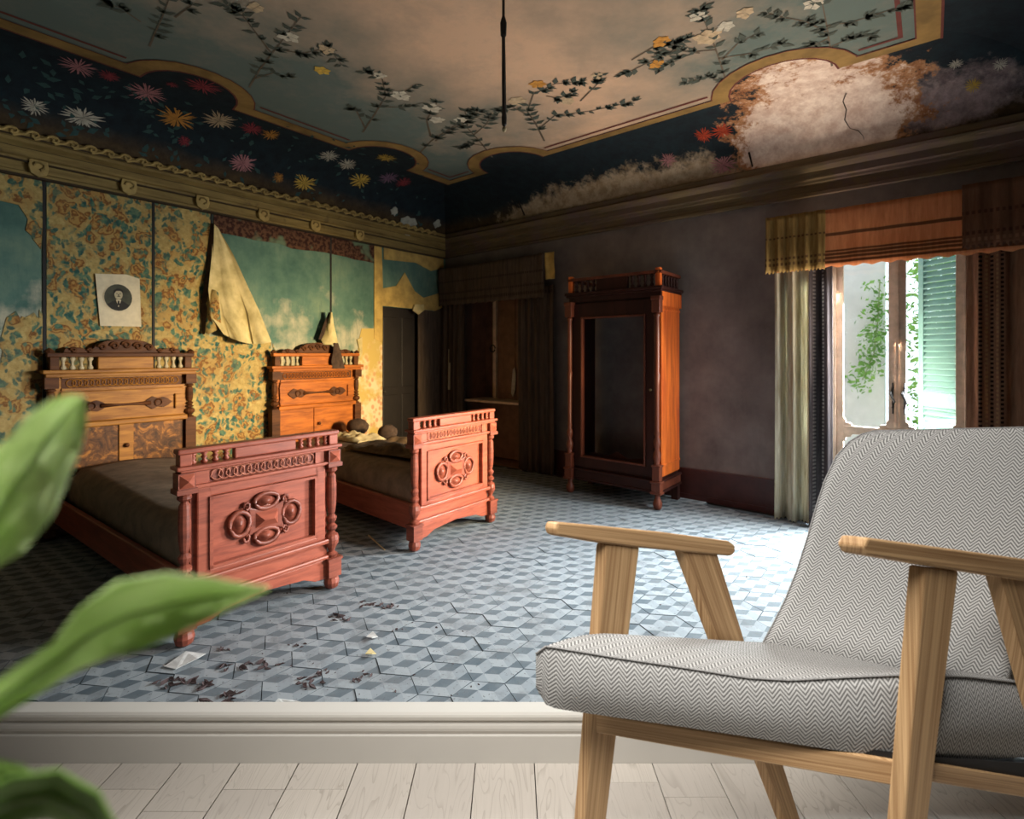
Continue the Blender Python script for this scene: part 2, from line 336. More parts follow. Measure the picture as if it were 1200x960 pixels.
M['curtain_brown'] = cloth('curtain_brown', (.34, .18, .105), (.19, .09, .055), .4, vb=[(6.03, 6.05, (.03, .015, .01)), (6.07, 6.085, (.34, .2, .1)), (6.10, 6.115, (.03, .015, .01)), (6.13, 6.14, (.34, .2, .1)), (6.155, 6.17, (.03, .015, .01)), (6.36, 6.38, (.34, .22, .13)), (6.40, 6.41, (.03, .015, .01))])
M['curtain_dark'] = cloth('curtain_dark', (.13, .095, .07), (.06, .043, .034), .12, [(2.26, 2.29, (.03, .02, .015)), (2.36, 2.38, (.03, .02, .015)), (2.52, 2.54, (.03, .02, .015))])
M['window_wood'] = plain('window_wood', (.70, .51, .37), .5, .3, 9)
M['brown_paint'] = plain('brown_paint', (.20, .10, .06), .45, .35, 8)
M['door_paint'] = plain('door_paint', (.016, .012, .011), .5, .3, 8)
M['skirting'] = plain('skirting', (.065, .018, .015), .4, .35, 6)
M['shutter_green'] = plain('shutter_green', (.20, .38, .33), .5, .12, 9)
M['garden_wall'] = plain('garden_wall', (.70, .69, .66), .9, .12, 6)
M['garden_ground'] = plain('garden_ground', (.30, .30, .22), .95)
n = NT('glass'); g = n.N('ShaderNodeBsdfTransparent'); g.inputs[0].default_value = (.92, .94, .95, 1); gl = n.N('ShaderNodeBsdfGlossy'); gl.inputs['Roughness'].default_value = .08
mx = n.N('ShaderNodeMixShader'); mx.inputs[0].default_value = .06; n.L(g.outputs[0], mx.inputs[1]); n.L(gl.outputs[0], mx.inputs[2]); n.L(mx.outputs[0], n.n['Material Output'].inputs[0]); M['glass'] = n.m
def leafmat(name, c, c2, scale=20, tr=.4):
    n = NT(name); f = n.noise(n.pos(), scale, 3); col = n.mix(n.step(f, .35, .65), c2, c); n.out(col, .55, .25)
    t = n.N('ShaderNodeBsdfTranslucent'); n.L(col, t.inputs[0]); mx = n.N('ShaderNodeMixShader'); mx.inputs[0].default_value = tr
    n.L(n.b.outputs[0], mx.inputs[1]); n.L(t.outputs[0], mx.inputs[2]); n.L(mx.outputs[0], n.n['Material Output'].inputs[0]); return n.m
M['leaf'] = leafmat('leaf', (.72, .83, .50), (.50, .66, .27), 12)
M['leaf_dark'] = leafmat('leaf_dark', (.27, .42, .11), (.17, .30, .06), 20, .3)
M['rib'] = leafmat('rib', (.70, .80, .52), (.6, .72, .42))
M['garden_leaf'] = leafmat('garden_leaf', (.30, .52, .12), (.14, .32, .05), 6, .4)
M['stem'] = plain('stem', (.30, .36, .16), .7)
M['crumb'] = plain('crumb', (.075, .05, .05), .95, .5, 40); M['crumb_pale'] = plain('crumb_pale', (.52, .52, .50), .95, .3, 30)

# ------------------------------------------------------------------ front room shell
H = 3.7; YW = 2.017
fl = struct(MB().box(-3.3, 3.3, -2.2, YW+.03, -.10, -.022).build('floor', M['grout']), 'pale oak plank floor in front of the white baseboard')
pw = .216
bounds = [(600+(x-600)) for x in ()]
x = -3.3 + .0; k = 0
edges = []
e0 = (626-600)/640*YW
i = -16
while e0+i*pw < 3.3:
    edges.append(e0+i*pw); i += 1
joints = {}
def yj(py): return 640*1.5/(py-415)
for q, e in enumerate(edges):
    ks = round((e-e0)/pw)
    j = {-7: 925, -5: 925, -6: 951, -4: 925, 2: 934, 1: 917, 3: 961}.get(ks)
    cut = [yj(j)] if j else [random.uniform(.2, 1.5)]
    ys = [YW]
    y = cut[0]
    while y > -2.2: ys.append(y); y -= random.uniform(1.3, 1.9)
    ys.append(-2.2)
    for a, b in zip(ys, ys[1:]):
        MB().box(e+.0016, e+pw-.0016, b+.0012, a-.0012, -.022, random.uniform(-.0008, .0006)).build('plank', M['pale_planks'], fl, bevel=.0012)
prof = [(0, 0), (-.016, 0), (-.016, .098), (-.0145, .101), (-.012, .104), (-.0135, .110), (-.017, .118), (-.018, .128), (-.016, .138), (-.012, .146), (-.0105, .150), (-.013, .156), (-.020, .160), (-.021, .172), (-.018, .178), (-.008, .1830), (0, .1830)]
bb = MB(); zs = .183/.183
bb.grid([[Vector((xx, YW+a, b)) for a, b in prof] for xx in (-3.2, 2.9)], close=True)
bb.face([Vector((-3.2, YW+a, b)) for a, b in prof]); bb.face([Vector((2.9, YW+a, b)) for a, b in prof])
struct(bb.build('baseboard_front', M['white_paint'], smooth=False), 'white moulded baseboard running under the picture wall')
struct(MB().box(-3.2, 2.9, YW, YW+.05, -.1, .183).build('wall_front', M['white_paint']), 'low white wall behind the baseboard')
sh = MB(); sh.box(-3.3, -3.2, -2.2, YW+.05, -.1, H); struct(sh.build('wall_front_left', M['front_wall']))
sh = MB(); sh.box(3.2, 3.3, -2.2, YW+.05, -.1, H); struct(sh.build('wall_front_right', M['front_wall']))
sh = MB(); sh.box(-3.3, 3.3, -2.3, -2.2, -.1, H); struct(sh.build('wall_behind', M['front_wall']))
sh = MB(); sh.box(-3.3, 3.3, -2.3, YW+.05, H, H+.1); struct(sh.build('ceiling_front', M['front_wall']))
sh = MB(); sh.box(-6.2, -3.2, YW, YW+.05, -.1, H); sh.box(2.78, 3.3, YW, YW+.05, -.1, H); struct(sh.build('wall_partition', M['front_wall']))

# ------------------------------------------------------------------ old room shell
TE = 7.85; SE = 6.6
tf = MB()
tf.face([rp(-.35, -.35, -.02), rp(-.35, TE, -.02), Vector((-6.2, YW+.05, -.02)), Vector((3.2, YW+.05, -.02)), rp(SE, -.35, -.02)])
tf.face([rp(-.35, -.35, -.10), rp(-.35, TE, -.10), Vector((-6.2, YW+.05, -.10)), Vector((3.2, YW+.05, -.10)), rp(SE, -.35, -.10)])
floor2 = struct(tf.build('floor_tiled', M['grout']), 'blue grey hexagon tile floor with a tumbling block pattern')
# hexagonal tiles, edge 2a, each printed with rhombs of edge a
A = .0735; phi = R(52.6)
e1 = Vector((math.cos(phi), math.sin(phi), 0))*A; e2 = Vector((math.cos(phi+R(60)), math.sin(phi+R(60)), 0))*A
def tile_mesh(mb, c, tilt=(0, 0), dz=0, gap=.985):
    z = lambda p: dz+p.x*tilt[0]+p.y*tilt[1]
    def P(i, j):
        p = (e1*i+e2*j)*gap; return Vector((c.x+p.x, c.y+p.y, z(p)))
    vid = {}
    def vi(i, j):
        if (i, j) not in vid: vid[(i, j)] = mb.add([P(i, j)])
        return vid[(i, j)]
    def inside(i, j): return max(abs(i), abs(j), abs(i+j)) <= 2
    ring6 = [(1, 0), (0, 1), (-1, 1), (-1, 0), (0, -1), (1, -1)]
    for i in range(-4, 5):
        for j in range(-4, 5):
            if (i-j) % 3: continue
            for k in range(6):
                a, b = ring6[k], ring6[(k+1) % 6]
                t = [(i, j), (i+a[0], j+a[1]), (i+b[0], j+b[1])]
                if all(inside(*q) for q in t):
                    mb.mi = ((k+1) % 6)//2; mb.fc([vi(*q) for q in t])
    rim = [(2, 0), (0, 2), (-2, 2), (-2, 0), (0, -2), (2, -2)]
    mb.mi = 2
    for k in range(6):
        a = P(*rim[k]); b = P(*rim[(k+1) % 6]); mb.face([a, b, b+Vector((0, 0, -.02)), a+Vector((0, 0, -.02))])
TM = [M['tile_light'], M['tile_mid'], M['tile_dark']]
b1 = (e1+e2)*2; b2 = (e2*2-e1)*2
cells = []
det = SX*TY-SY*TX
for i in range(-40, 41):
    for j in range(-40, 41):
        c = Vector((-.5, 4.6, 0))+b1*i+b2*j
        dx, dy = c.x-CX, c.y-CY; s = (dx*TY-dy*TX)/det; t = (SX*dy-SY*dx)/det
        if s < .07 or t < .07 or s > SE-.05 or c.y < YW+.12 or t > TE: continue
        cells.append((c, abs(c.x/c.y) < .96 and c.y > 2.05))
vis = sorted([c for c, v in cells if v], key=lambda c: c.length)
near = vis[:290]; nearset = {(round(c.x, 4), round(c.y, 4)) for c in near}
protos = []
for q in range(3):
    mb = MB(); tile_mesh(mb, Vector((0, 0, 0)), (random.uniform(-.012, .012), random.uniform(-.012, .012)), 0)
    o = mb.build('tile', TM, floor2); protos.append(o)
for q, c in enumerate(near):
    if q < 3: o = protos[q]
    else: o = protos[q % 3].copy(); COL.objects.link(o)
    o.location = (c.x, c.y, random.uniform(-.0012, .0012)); 
far = MB()
for c, v in cells:
    if (round(c.x, 4), round(c.y, 4)) not in nearset: tile_mesh(far, c, (random.uniform(-.01, .01), random.uniform(-.01, .01)), random.uniform(-.001, .001))
far.build('far_tiles', TM, floor2, kind='stuff')

# left wall with a door opening (t .55 - 1.18, z 0 - 2.13)
wl = MB(rp); wl.box(-.12, 0, -.12, .50, -.02, H); wl.box(-.12, 0, 1.18, TE, -.02, H); wl.box(-.12, 0, .50, 1.18, 2.13, H)
wl = struct(wl.build('wall_left', M['teal_plaster']), 'left wall of peeling floral wallpaper over teal plaster')
def sheet(poly, name, mat, parent, th=.006, s0=.0):
    """a torn paper panel lying on the left wall: outline in (t, z)"""
    mb = MB(); mb.prism([rp(s0+.001, t, z) for t, z in poly], rp(th, 0, 0)-rp(0, 0, 0)); return mb.build(name, mat, parent)
def tw(px, py, s=.01):
    r = (px-600)/640; t = (CX+SX*s-r*(CY+SY*s))/(-TX+r*TY); Y = CY+SY*s+TY*t
    return (t, 1.5-(py-415)*Y/640)
def bw(px, py, t=.01):
    r = (px-600)/640; s = (r*(CY+TY*t)-CX-TX*t)/(SX-r*SY); Y = CY+SY*s+TY*t
    return (s, 1.5-(py-415)*Y/640)
zc = 2.92
def jag(p, q, n_, amp):
    out = []
    for i in range(1, n_):
        f = i/n_; out.append((p[0]+(q[0]-p[0])*f+random.uniform(-amp, amp), p[1]+(q[1]-p[1])*f+random.uniform(-amp, amp)))
    return out
t52 = tw(52, 300)[0]; t180 = tw(180, 300)[0]; t248 = tw(248, 300)[0]; t388 = tw(388, 300)[0]; t440 = tw(440, 300)[0]; t318 = tw(318, 400)[0]
sheet([(t52-.015, .0), (t52-.015, zc), (t180+.015, zc), (t180+.015, 0)], 'wallpaper_panel', M['floral'], wl)
p1 = tw(262, 392); p2 = tw(318, 400)
sheet([(t180-.012, 0), (t180-.012, zc), (t248, zc), tw(238, 340), tw(246, 395)]+[p1]+jag(p1, p2, 5, .02)+[p2, (t318+.01, 0)], 'wallpaper_panel', M['floral'], wl)
q0 = tw(50, 368); q1 = tw(8, 372); q2 = tw(0, 430)
sheet([(t52+.02, 0), q0]+jag(q0, q1, 9, .05)+[q1]+jag(q1, q2, 4, .03)+[q2, (TE-.6, 1.3), (TE-.6, 0)], 'wallpaper_panel', M['floral'], wl)
sheet([tw(52, 236), (t52+.02, 2.35)]+jag((t52+.02, 2.35), tw(22, 245), 5, .05)+[tw(22, 240), (5.6, 2.75), (5.6, zc), (t52+.02, zc)], 'wallpaper_panel', M['floral'], wl)
sheet([(t318-.02, 0), (t318-.02, tw(318, 402)[1]), (tw(306, 402)[0]-.14, tw(318, 405)[1])]+jag((tw(322, 405)[0], 1.55), (tw(330, 470)[0], 1.2), 4, .03)+[(tw(322, 480)[0], 0)], 'wallpaper_panel', M['floral'], wl)
a0 = tw(418, 395); a1 = tw(420, 455); 
sheet([(t388-.0, 0), tw(405, 480), tw(416, 440)]+jag(tw(416, 440), tw(424, 385), 4, .02)+[tw(424, 385), tw(441, 385), (1.185, 1.75), (1.185, 0)], 'wallpaper_panel', M['faded'], wl)
sheet([(t440+.02, 1.7), (t440+.02, zc), (t440-.10, zc), (t440-.12, 2.4), (1.185, 2.14), (1.185, 1.65)], 'ochre_strip', M['ochre_strip'], wl, .012)
g0 = [(1.2, 2.135), (1.2, 2.36), (.95, 2.42), (.8, 2.62), (.62, 2.38), (.45, 2.30), (.05, 2.42), (.05, 2.13)]
sheet(g0, 'ochre_strip', M['ochre_strip'], wl, .010)
sheet([(t440-.14, 2.75), (t440-.14, zc), (.05, zc), (.05, 2.78), (.3, 2.70), (.6, 2.78)], 'ochre_strip', M['ochre_strip'], wl, .010)
# burgundy paper border under the cornice
bz = 2.70
sheet([(t248-.02, zc), (t440+.02, zc), (t440+.02, bz-.02)]+jag((t440+.02, bz-.02), (t248-.02, bz+.03), 14, .02)+[(t248-.02, bz+.03)], 'border_strip', M['burgundy'], wl, .008)
# dark seams where the cloth under the paper has split
for tt, z0, z1 in ((t52, .9, zc), (t180, 1.3, zc), (t388, 1.55, zc), (t248+.0, 2.6, zc)):
    sheet([(tt-.012, z0), (tt-.009, z1), (tt+.011, z1), (tt+.008, z0)], 'seam_strip', M['black'], wl, .009)
sheet([(tw(424, 395)[0], tw(424, 395)[1]), tw(418, 398), tw(421, 410), tw(419, 425), tw(424, 415)], 'torn_strip', M['flap'], wl, .02)
# back wall: window niche (s .45-1.55), garden window (s 5.02-6.02)
wb = MB(rp)
wb.box(-.12, .45, -.12, 0, -.02, H); wb.box(.45, 1.55, -.12, 0, 2.55, H); wb.box(1.55, 5.02, -.12, 0, -.02, H)
wb.box(5.02, 6.02, -.12, 0, 2.5, H); wb.box(6.02, SE+.12, -.12, 0, -.02, H)
wb = struct(wb.build('wall_back', M['mauve']), 'stained mauve plaster wall behind the wardrobe')
wr = MB(rp); wr.box(SE, SE+.12, -.12, 2.6, -.02, H); wr = struct(wr.build('wall_right', M['mauve']))
bs = MB(rp); bs.box(1.60, 4.98, 0, .022, 0, .30); bs.box(1.60, 4.98, 0, .03, 0, .05); bs.box(1.6, 4.98, 0, .028, .29, .315)
struct(bs.build('baseboard_back', M['skirting']), 'dark red baseboard under the mauve wall')
bs = MB(rp); bs.box(0, .022, 1.25, TE-.3, 0, .25); struct(bs.build('baseboard_left', M['skirting']))
# cornices
cprof = [(0, 2.92), (.05, 2.92), (.05, 2.945), (.035, 2.955), (.035, 3.02), (.055, 3.03), (.06, 3.05), (.085, 3.06), (.085, 3.12), (.11, 3.135), (.14, 3.15), (.15, 3.17), (.13, 3.19), (.13, 3.20), (.13, 3.235), (.10, 3.25), (0, 3.25)]
def cornice(name, mat, left):
    mb = MB()
    f = (lambda a, l, z: rp(a, l, z)) if left else (lambda a, l, z: rp(l, a, z))
    L1 = TE if left else SE
    mb.grid([[f(a, 0, z) for a, z in cprof], [f(a, L1, z) for a, z in cprof]], close=True)
    mb.face([f(a, L1, z) for a, z in cprof]); mb.face([f(a, 0, z) for a, z in cprof]); return mb.build(name, mat)
tr1 = struct(cornice('trim_1', M['ochre'], True), 'ochre plaster cornice with a running scroll along the left wall')
tr2 = struct(cornice('trim_2', M['weathered'], False), 'weathered stained cornice along the back wall')
for k in range(46):                                               # running scroll, one curl after another
    t0 = .35+k*.125
    pth = [rp(.145+.004, t0+.06-(.055-.005*q)*math.cos(q*.62)*(1 if q < 9 else .55), 3.195+.05*(1-q/13)*math.sin(q*.62)+.022) for q in range(0, 10)]
    pth = [rp(.136, t0+(.05-.0045*q)*math.cos(q*.7), 3.218+(.034-.0026*q)*math.sin(q*.7)) for q in range(11)]
    MB().tube([rp(.136, t0+.125, 3.19)]+pth, .011, 5).build('scroll', M['ochre_light'], tr1)
for o_, za, zb in ((.062, 3.022, 3.032), (.088, 3.118, 3.132), (.134, 3.17, 3.20), (.053, 2.905, 2.922)): MB(rp).box(0, o_, .05, TE, za, zb).build('groove', M['groove'], tr1)  # dark strips that paint shade lines between the cornice mouldings
for k in range(9):
    t0 = tw(237, 240, .06)[0]+(k-3)*.62
    if t0 < .3: continue
    mb = MB(rp); mb.prism([rp(.03, t0+a, z) for a, z in ((-.055, 3.05), (.055, 3.05), (.065, 2.99), (.05, 2.94), (0, 2.915), (-.05, 2.94), (-.065, 2.99))], rp(.05, 0, 0)-rp(0, 0, 0))
    br = mb.build('bracket', M['ochre_light'], tr1, bevel=.006)
    MB().tube([rp(.085, t0+.035*math.cos(q*.9), 3.0+.03*math.sin(q*.9)) for q in range(6)], .009, 5).build('boss', M['ochre'], br)
# coves of the vault
O0, O1, Z0 = .10, .80, 3.25
def cove_at(o):
    f = min(1, max(0, (o-O0)/(O1-O0))); th = math.acos(1-f)
    return Z0+(H-Z0)*math.sin(th)
NS = 12
prc = [(O0+(O1-O0)*(1-math.cos(q/NS*math.pi/2)), Z0+(H-Z0)*math.sin(q/NS*math.pi/2)) for q in range(NS+1)]
mb = MB(); mb.grid([[rp(o, max(o, l), z) for o, z in prc] for l in [0, 1, 2, 3, 4, 5, 6, 7, TE]]); cvl = struct(mb.build('ceiling_cove_left', M['vault'], smooth=True), 'dark blue painted cove with chrysanthemums above the left cornice')
mb = MB(); mb.grid([[rp(min(max(o, l), SE-o), o, z) for o, z in prc] for l in [0, 1, 2, 3, 4, 5, 6, SE]]); cvb = struct(mb.build('ceiling_cove_back', M['vault_back'], smooth=True), 'flaking painted cove above the back wall')
mb = MB(); mb.grid([[rp(SE-o, max(o, l), z) for o, z in prc] for l in [0, 1, 2, 2.8]]); struct(mb.build('ceiling_cove_right', M['vault'], smooth=True))
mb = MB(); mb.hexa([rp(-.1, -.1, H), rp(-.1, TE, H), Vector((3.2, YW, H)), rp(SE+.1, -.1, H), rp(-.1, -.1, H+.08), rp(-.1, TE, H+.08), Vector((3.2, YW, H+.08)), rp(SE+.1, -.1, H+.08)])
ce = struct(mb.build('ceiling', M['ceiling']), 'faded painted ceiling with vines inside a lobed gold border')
# painted decoration is flat print on the ceiling and coves
def inv(p): dx, dy = p.x-CX, p.y-CY; return ((dx*TY-dy*TX)/det, (SX*dy-SY*dx)/det)
def cpx(px, py, dz=0):
    Y = 640*(H-1.5)/(415-py); return Vector(((px-600)/640*Y, Y, H-dz))
def path_border():
    pts = []
    def bump(c0, c1, axis):
        pass
    L = []
    # left run from far (t large) to the corner; lobes bulge inwards (s larger)
    sb = .80; tb = .68
    def lobe(c, r, fixed, axis):
        out = []
        for q in range(13):
            a = math.pi*q/12; u = c+r*math.cos(a) if axis == 't' else c-r*math.cos(a); v = fixed+r*1.0*math.sin(a)
            out.append((v, u) if axis == 't' else (u, v))
        return out
    Lf = [(sb, 5.6)]
    for (xa, ya), (xb, yb) in (((167, 80), (277, 128)), ((410, 173), (478, 200))):
        ta = inv(cpx(xa, ya))[1]; tb_ = inv(cpx(xb, yb))[1]; Lf += lobe((ta+tb_)/2, abs(ta-tb_)/2, sb, 't')
    Lf.append((sb, tb))
    for (xa, ya), (xb, yb) in (((587, 210), (648, 187)), ((863, 132), (993, 95))):
        sa = inv(cpx(xa, ya))[0]; sc = inv(cpx(xb, yb))[0]; Lf += lobe((sa+sc)/2, abs(sa-sc)/2, tb, 's')
    Lf += [(SE-.82, tb), (SE-.82, 2.6)]
    return Lf
BP = path_border()
def strip(path, off0, off1, dz):
    P = [Vector((a, b, 0)) for a, b in path]; rows = []
    for i, p in enumerate(P):
        d1 = (p-P[i-1]).normalized() if i else (P[1]-p).normalized(); d2 = (P[i+1]-p).normalized() if i < len(P)-1 else d1
        n1 = Vector((d1.y, -d1.x, 0)); n2 = Vector((d2.y, -d2.x, 0)); nn = (n1+n2); nn.normalize(); k = 1/max(.55, nn.dot(n1))
        rows.append([p-nn*off0*k, p-nn*off1*k])
    mb = MB(); mb.grid([[rp(q.x, q.y, H-dz) for q in r] for r in rows]); return mb
# lobes painted like the cove
mb = MB()
def lobe_fill(pts):
    mb.face([rp(a, b, H-.003) for a, b in pts])
lobe_fill(BP[1:14]); lobe_fill(BP[14:27])
mb.build('painted_lobe', M['vault'], ce)
mb = MB(); lobe_fill(BP[28:41]); lobe_fill(BP[41:54]); mb.build('painted_lobe', M['vault_back'], ce)
mb = strip(BP, -.02, .11, .006); mb.build('gold_border', M['gold_band'], ce)
mb = strip(BP, -.035, -.02, .007); mb.build('border_line', M['red_line'], ce)
mb = strip(BP, .11, .12, .007); mb.build('border_line', M['red_line'], ce)
IN = [(1.0, 5.6), (1.0, 4.32), None, (1.0, 3.30), (1.0, 2.36), None, (1.0, 1.25), (1.0, .88), (1.33, .88), None, (2.47, .88), (4.23, .88), None, (5.33, .88), (5.58, .88), (5.58, 2.6)]
seg = []
for p in IN+[None]:
    if p is None:
        if len(seg) > 1: strip(seg, -.014, .014, .004).build('border_line', M['red_line'], ce)
        seg = []
    else: seg.append(p)
# vines
def disc_leaf(mb, c, ang, ln, wd, dz):
    d = Vector((math.cos(ang), math.sin(ang), 0)); e = Vector((-d.y, d.x, 0)); z = Vector((0, 0, -dz))
    mb.face([c+z, c+d*ln*.35+e*wd+z, c+d*ln+z, c+d*ln*.4-e*wd+z])
def stem_strip(mb, pts, w0, dz):
    rows = []
    for i, p in enumerate(pts):
        d = (pts[min(i+1, len(pts)-1)]-pts[max(0, i-1)]).normalized(); e = Vector((-d.y, d.x, 0)); w = w0*(1-.7*i/len(pts))
        rows.append([p+e*w-Vector((0, 0, dz)), p-e*w-Vector((0, 0, dz))])
    mb.grid(rows)
VINES = [
 ([(175, 54), (183, 35), (192, 15), (200, -8)], [(165, 25), (140, 8), (120, 2)], [(205, 20), (225, 5)]),
 ([(292, 102), (305, 80), (322, 58), (340, 35), (352, 20)], [(318, 62), (300, 38), (285, 18), (265, 5)], [(328, 58), (355, 62), (385, 55), (400, 75)], [(298, 92), (320, 85), (345, 92)]),
 ([(425, 155), (440, 132), (452, 112), (448, 92), (430, 85)], [(450, 125), (475, 125), (495, 120)], [(428, 150), (418, 130), (408, 125)], [(452, 112), (470, 110), (488, 98)]),
 ([(488, 183), (505, 165), (520, 155), (540, 142), (560, 130)], [(505, 160), (500, 140), (512, 120)], [(510, 165), (530, 150), (555, 140)]),
 ([(577, 184), (562, 165), (548, 150), (545, 130)], [(566, 170), (550, 168), (540, 172)], [(555, 158), (570, 145), (575, 135)]),
 ([(638, 165), (628, 145), (618, 130), (625, 110), (650, 98), (680, 95)], [(632, 150), (650, 135), (690, 130), (720, 124), (742, 118)], [(620, 135), (600, 125), (580, 130)], [(680, 118), (700, 98), (705, 88)], [(640, 112), (655, 115), (670, 108)]),
 ([(855, 110), (848, 85), (838, 55), (828, 30), (820, 12)], [(838, 58), (815, 60), (790, 72), (772, 80)], [(846, 70), (865, 50), (885, 40)], [(850, 95), (830, 90), (805, 95)], [(820, 62), (790, 58), (745, 80), (728, 88)], [(842, 68), (880, 62), (915, 52)]),
 ([(975, 77), (972, 50), (968, 25), (962, -5)], [(972, 55), (995, 45), (1020, 42)], [(970, 38), (945, 25), (920, 20), (900, 15)], [(970, 45), (955, 52), (940, 60)], [(968, 30), (1000, 25), (1040, 12), (1070, 2)]),
 ([(740, 70), (765, 55), (790, 52), (805, 45)], [(765, 55), (775, 62)]),
]
for v in VINES:
    st = MB(); lv = MB()
    for poly in v:
        pts = []
        for (xa, ya), (xb, yb) in zip(poly, poly[1:]):
            for q in range(3): pts.append(cpx(xa+(xb-xa)*q/3, ya+(yb-ya)*q/3))
        pts.append(cpx(*poly[-1])); sc = pts[0].y/5
        stem_strip(st, pts, .007*sc+.002, .0035)
        for i, p in enumerate(pts[2:], 2):
            d = pts[i]-pts[i-1]; a = math.atan2(d.y, d.x)
            for sd in (-1, 1):
                if random.random() < .78:
                    base = p; aa = a+sd*random.uniform(.5, 1.3); l = random.uniform(.07, .12)*(.6+.4*sc)
                    disc_leaf(lv, base, aa, l, l*.24, .0045)
                    if random.random() < .5:
                        disc_leaf(lv, base, aa+.5, l*.8, l*.16, .0045); disc_leaf(lv, base, aa-.5, l*.8, l*.16, .0045)
    vo = st.build('painted_vine', M['stem_paint'], ce); lv.build('painted_leaves', M['leaf_paint'], vo, kind='stuff')
def flower_mesh(mb, c, ex, ey, nrm, r, npet, lift=.006, w=1.6):
    n2 = nrm*lift
    for k in range(npet):
        a = 2*math.pi*k/npet+random.uniform(-.12, .12); l = r*random.uniform(.72, 1.05); w_ = w/npet*r
        d = ex*math.cos(a)+ey*math.sin(a); e = ex*-math.sin(a)+ey*math.cos(a); u = random.uniform(.6, 1)
        mb.face([c+n2*u, c+d*l*.65+e*w_+n2*u, c+d*l+n2*u, c+d*l*.65-e*w_+n2*u])
for px, py, col, r in ((338, 42, 'white', 9), (383, 57, 'cream', 8), (377, 82, 'yellow', 7), (470, 112, 'white', 9), (445, 88, 'white', 6), (505, 126, 'white', 9), (512, 140, 'white', 7), (540, 140, 'white', 6), (630, 98, 'orange', 7), (605, 118, 'cream', 9), (665, 118, 'cream', 7), (700, 88, 'cream', 6), (830, 43, 'cream', 13), (818, 18, 'white', 8), (873, 14, 'cream', 9), (775, 48, 'orange', 9), (770, 75, 'orange', 7), (955, 3, 'white', 9), (300, 8, 'cream', 8), (850, 30, 'white', 8)):
    c = cpx(px, py); rr = r*c.y/640*1.55; mb = MB(); flower_mesh(mb, c, Vector((1, 0, 0)), Vector((0, 1, 0)), Vector((0, 0, -1)), rr, 6, w=2.0); mb.build('painted_flower', M['c_'+col], ce)
def cove_hit(px, py, left):
    d = Vector(((px-600)/640, 1, -(py-415)/640)); y = 2.6
    while y < 8.2:
        p = Vector((0, 0, 1.5))+d*y; s, t = inv(p); o = s if left else t
        if o < O1 and p.z >= cove_at(o): break
        if p.z >= H-.004: p.z = H-.004; return p, Vector((1, 0, 0)), Vector((0, 1, 0)), Vector((0, 0, -1))
        y += .004
    o = min(max(o, O0+.01), O1); dz = (cove_at(o+.01)-cove_at(o-.01))/.02
    up = ((rp(1, 0, 0)-rp(0, 0, 0)) if left else (rp(0, 1, 0)-rp(0, 0, 0))); ey = (up+Vector((0, 0, dz))).normalized()
    ex = ((rp(0, 1, 0)-rp(0, 0, 0)) if left else (rp(1, 0, 0)-rp(0, 0, 0))).normalized(); nn = ex.cross(ey).normalized()
    if nn.dot(Vector((0, 0, 1.5))-p) < 0: nn = -nn
    return p, ex, ey, nn
for px, py, col, r in ((97, 137, 'white', 21), (92, 77, 'pink', 18), (172, 108, 'pink', 19), (238, 100, 'crimson', 19), (207, 138, 'orange', 20), (257, 140, 'cream', 18), (317, 157, 'orange', 11), (284, 191, 'pink', 17), (356, 214, 'yellow', 15), (40, 124, 'white', 13), (385, 182, 'white', 12), (452, 184, 'yellow', 12), (407, 192, 'white', 12), (422, 211, 'yellow', 14), (455, 208, 'purple', 12), (473, 213, 'crimson', 10), (326, 208, 'orange', 7), (202, 98, 'crimson', 7), (295, 150, 'crimson', 13), (216, 165, 'crimson', 7), (128, 88, 'crimson', 11)):
    c, ex, ey, nn = cove_hit(px, py, True); rr = r*c.y/640*1.15
    mb = MB(); flower_mesh(mb, c, ex, ey, nn, rr, 24, .012, 1.0); flower_mesh(mb, c, ex, ey, nn, rr*.55, 12, .016, 1.1); mb.build('painted_flower', M['p_'+col], cvl)
for px, py, col, r in ((783, 187, 'pink', 10), (825, 158, 'red', 11), (846, 153, 'red', 12), (848, 193, 'pink', 15), (1180, 26, 'cream', 15), (1182, 4, 'purple', 15), (1172, 75, 'white', 8), (1140, 100, 'yellow', 9), (1120, 74, 'white', 7)):
    c, ex, ey, nn = cove_hit(px, py, False); rr = r*c.y/640*1.15
    mb = MB(); flower_mesh(mb, c, ex, ey, nn, rr, 22, .012, 1.0); flower_mesh(mb, c, ex, ey, nn, rr*.55, 12, .016, 1.1); mb.build('painted_flower', M['p_'+col], cvb)
mb = MB()
for k in range(170):
    px = random.uniform(0, 500); py = 95+px*.26+random.uniform(-35, 45)
    c, ex, ey, nn = cove_hit(px, py, True); a = random.uniform(0, 6.28); l = random.uniform(.04, .10)
    d = ex*math.cos(a)+ey*math.sin(a); e = ex*-math.sin(a)+ey*math.cos(a); c = c+nn*.008
    mb.face([c, c+d*l*.4+e*l*.25, c+d*l, c+d*l*.4-e*l*.25])
mb.build('painted_leaves', M['p_teal'], cvl, kind='stuff')
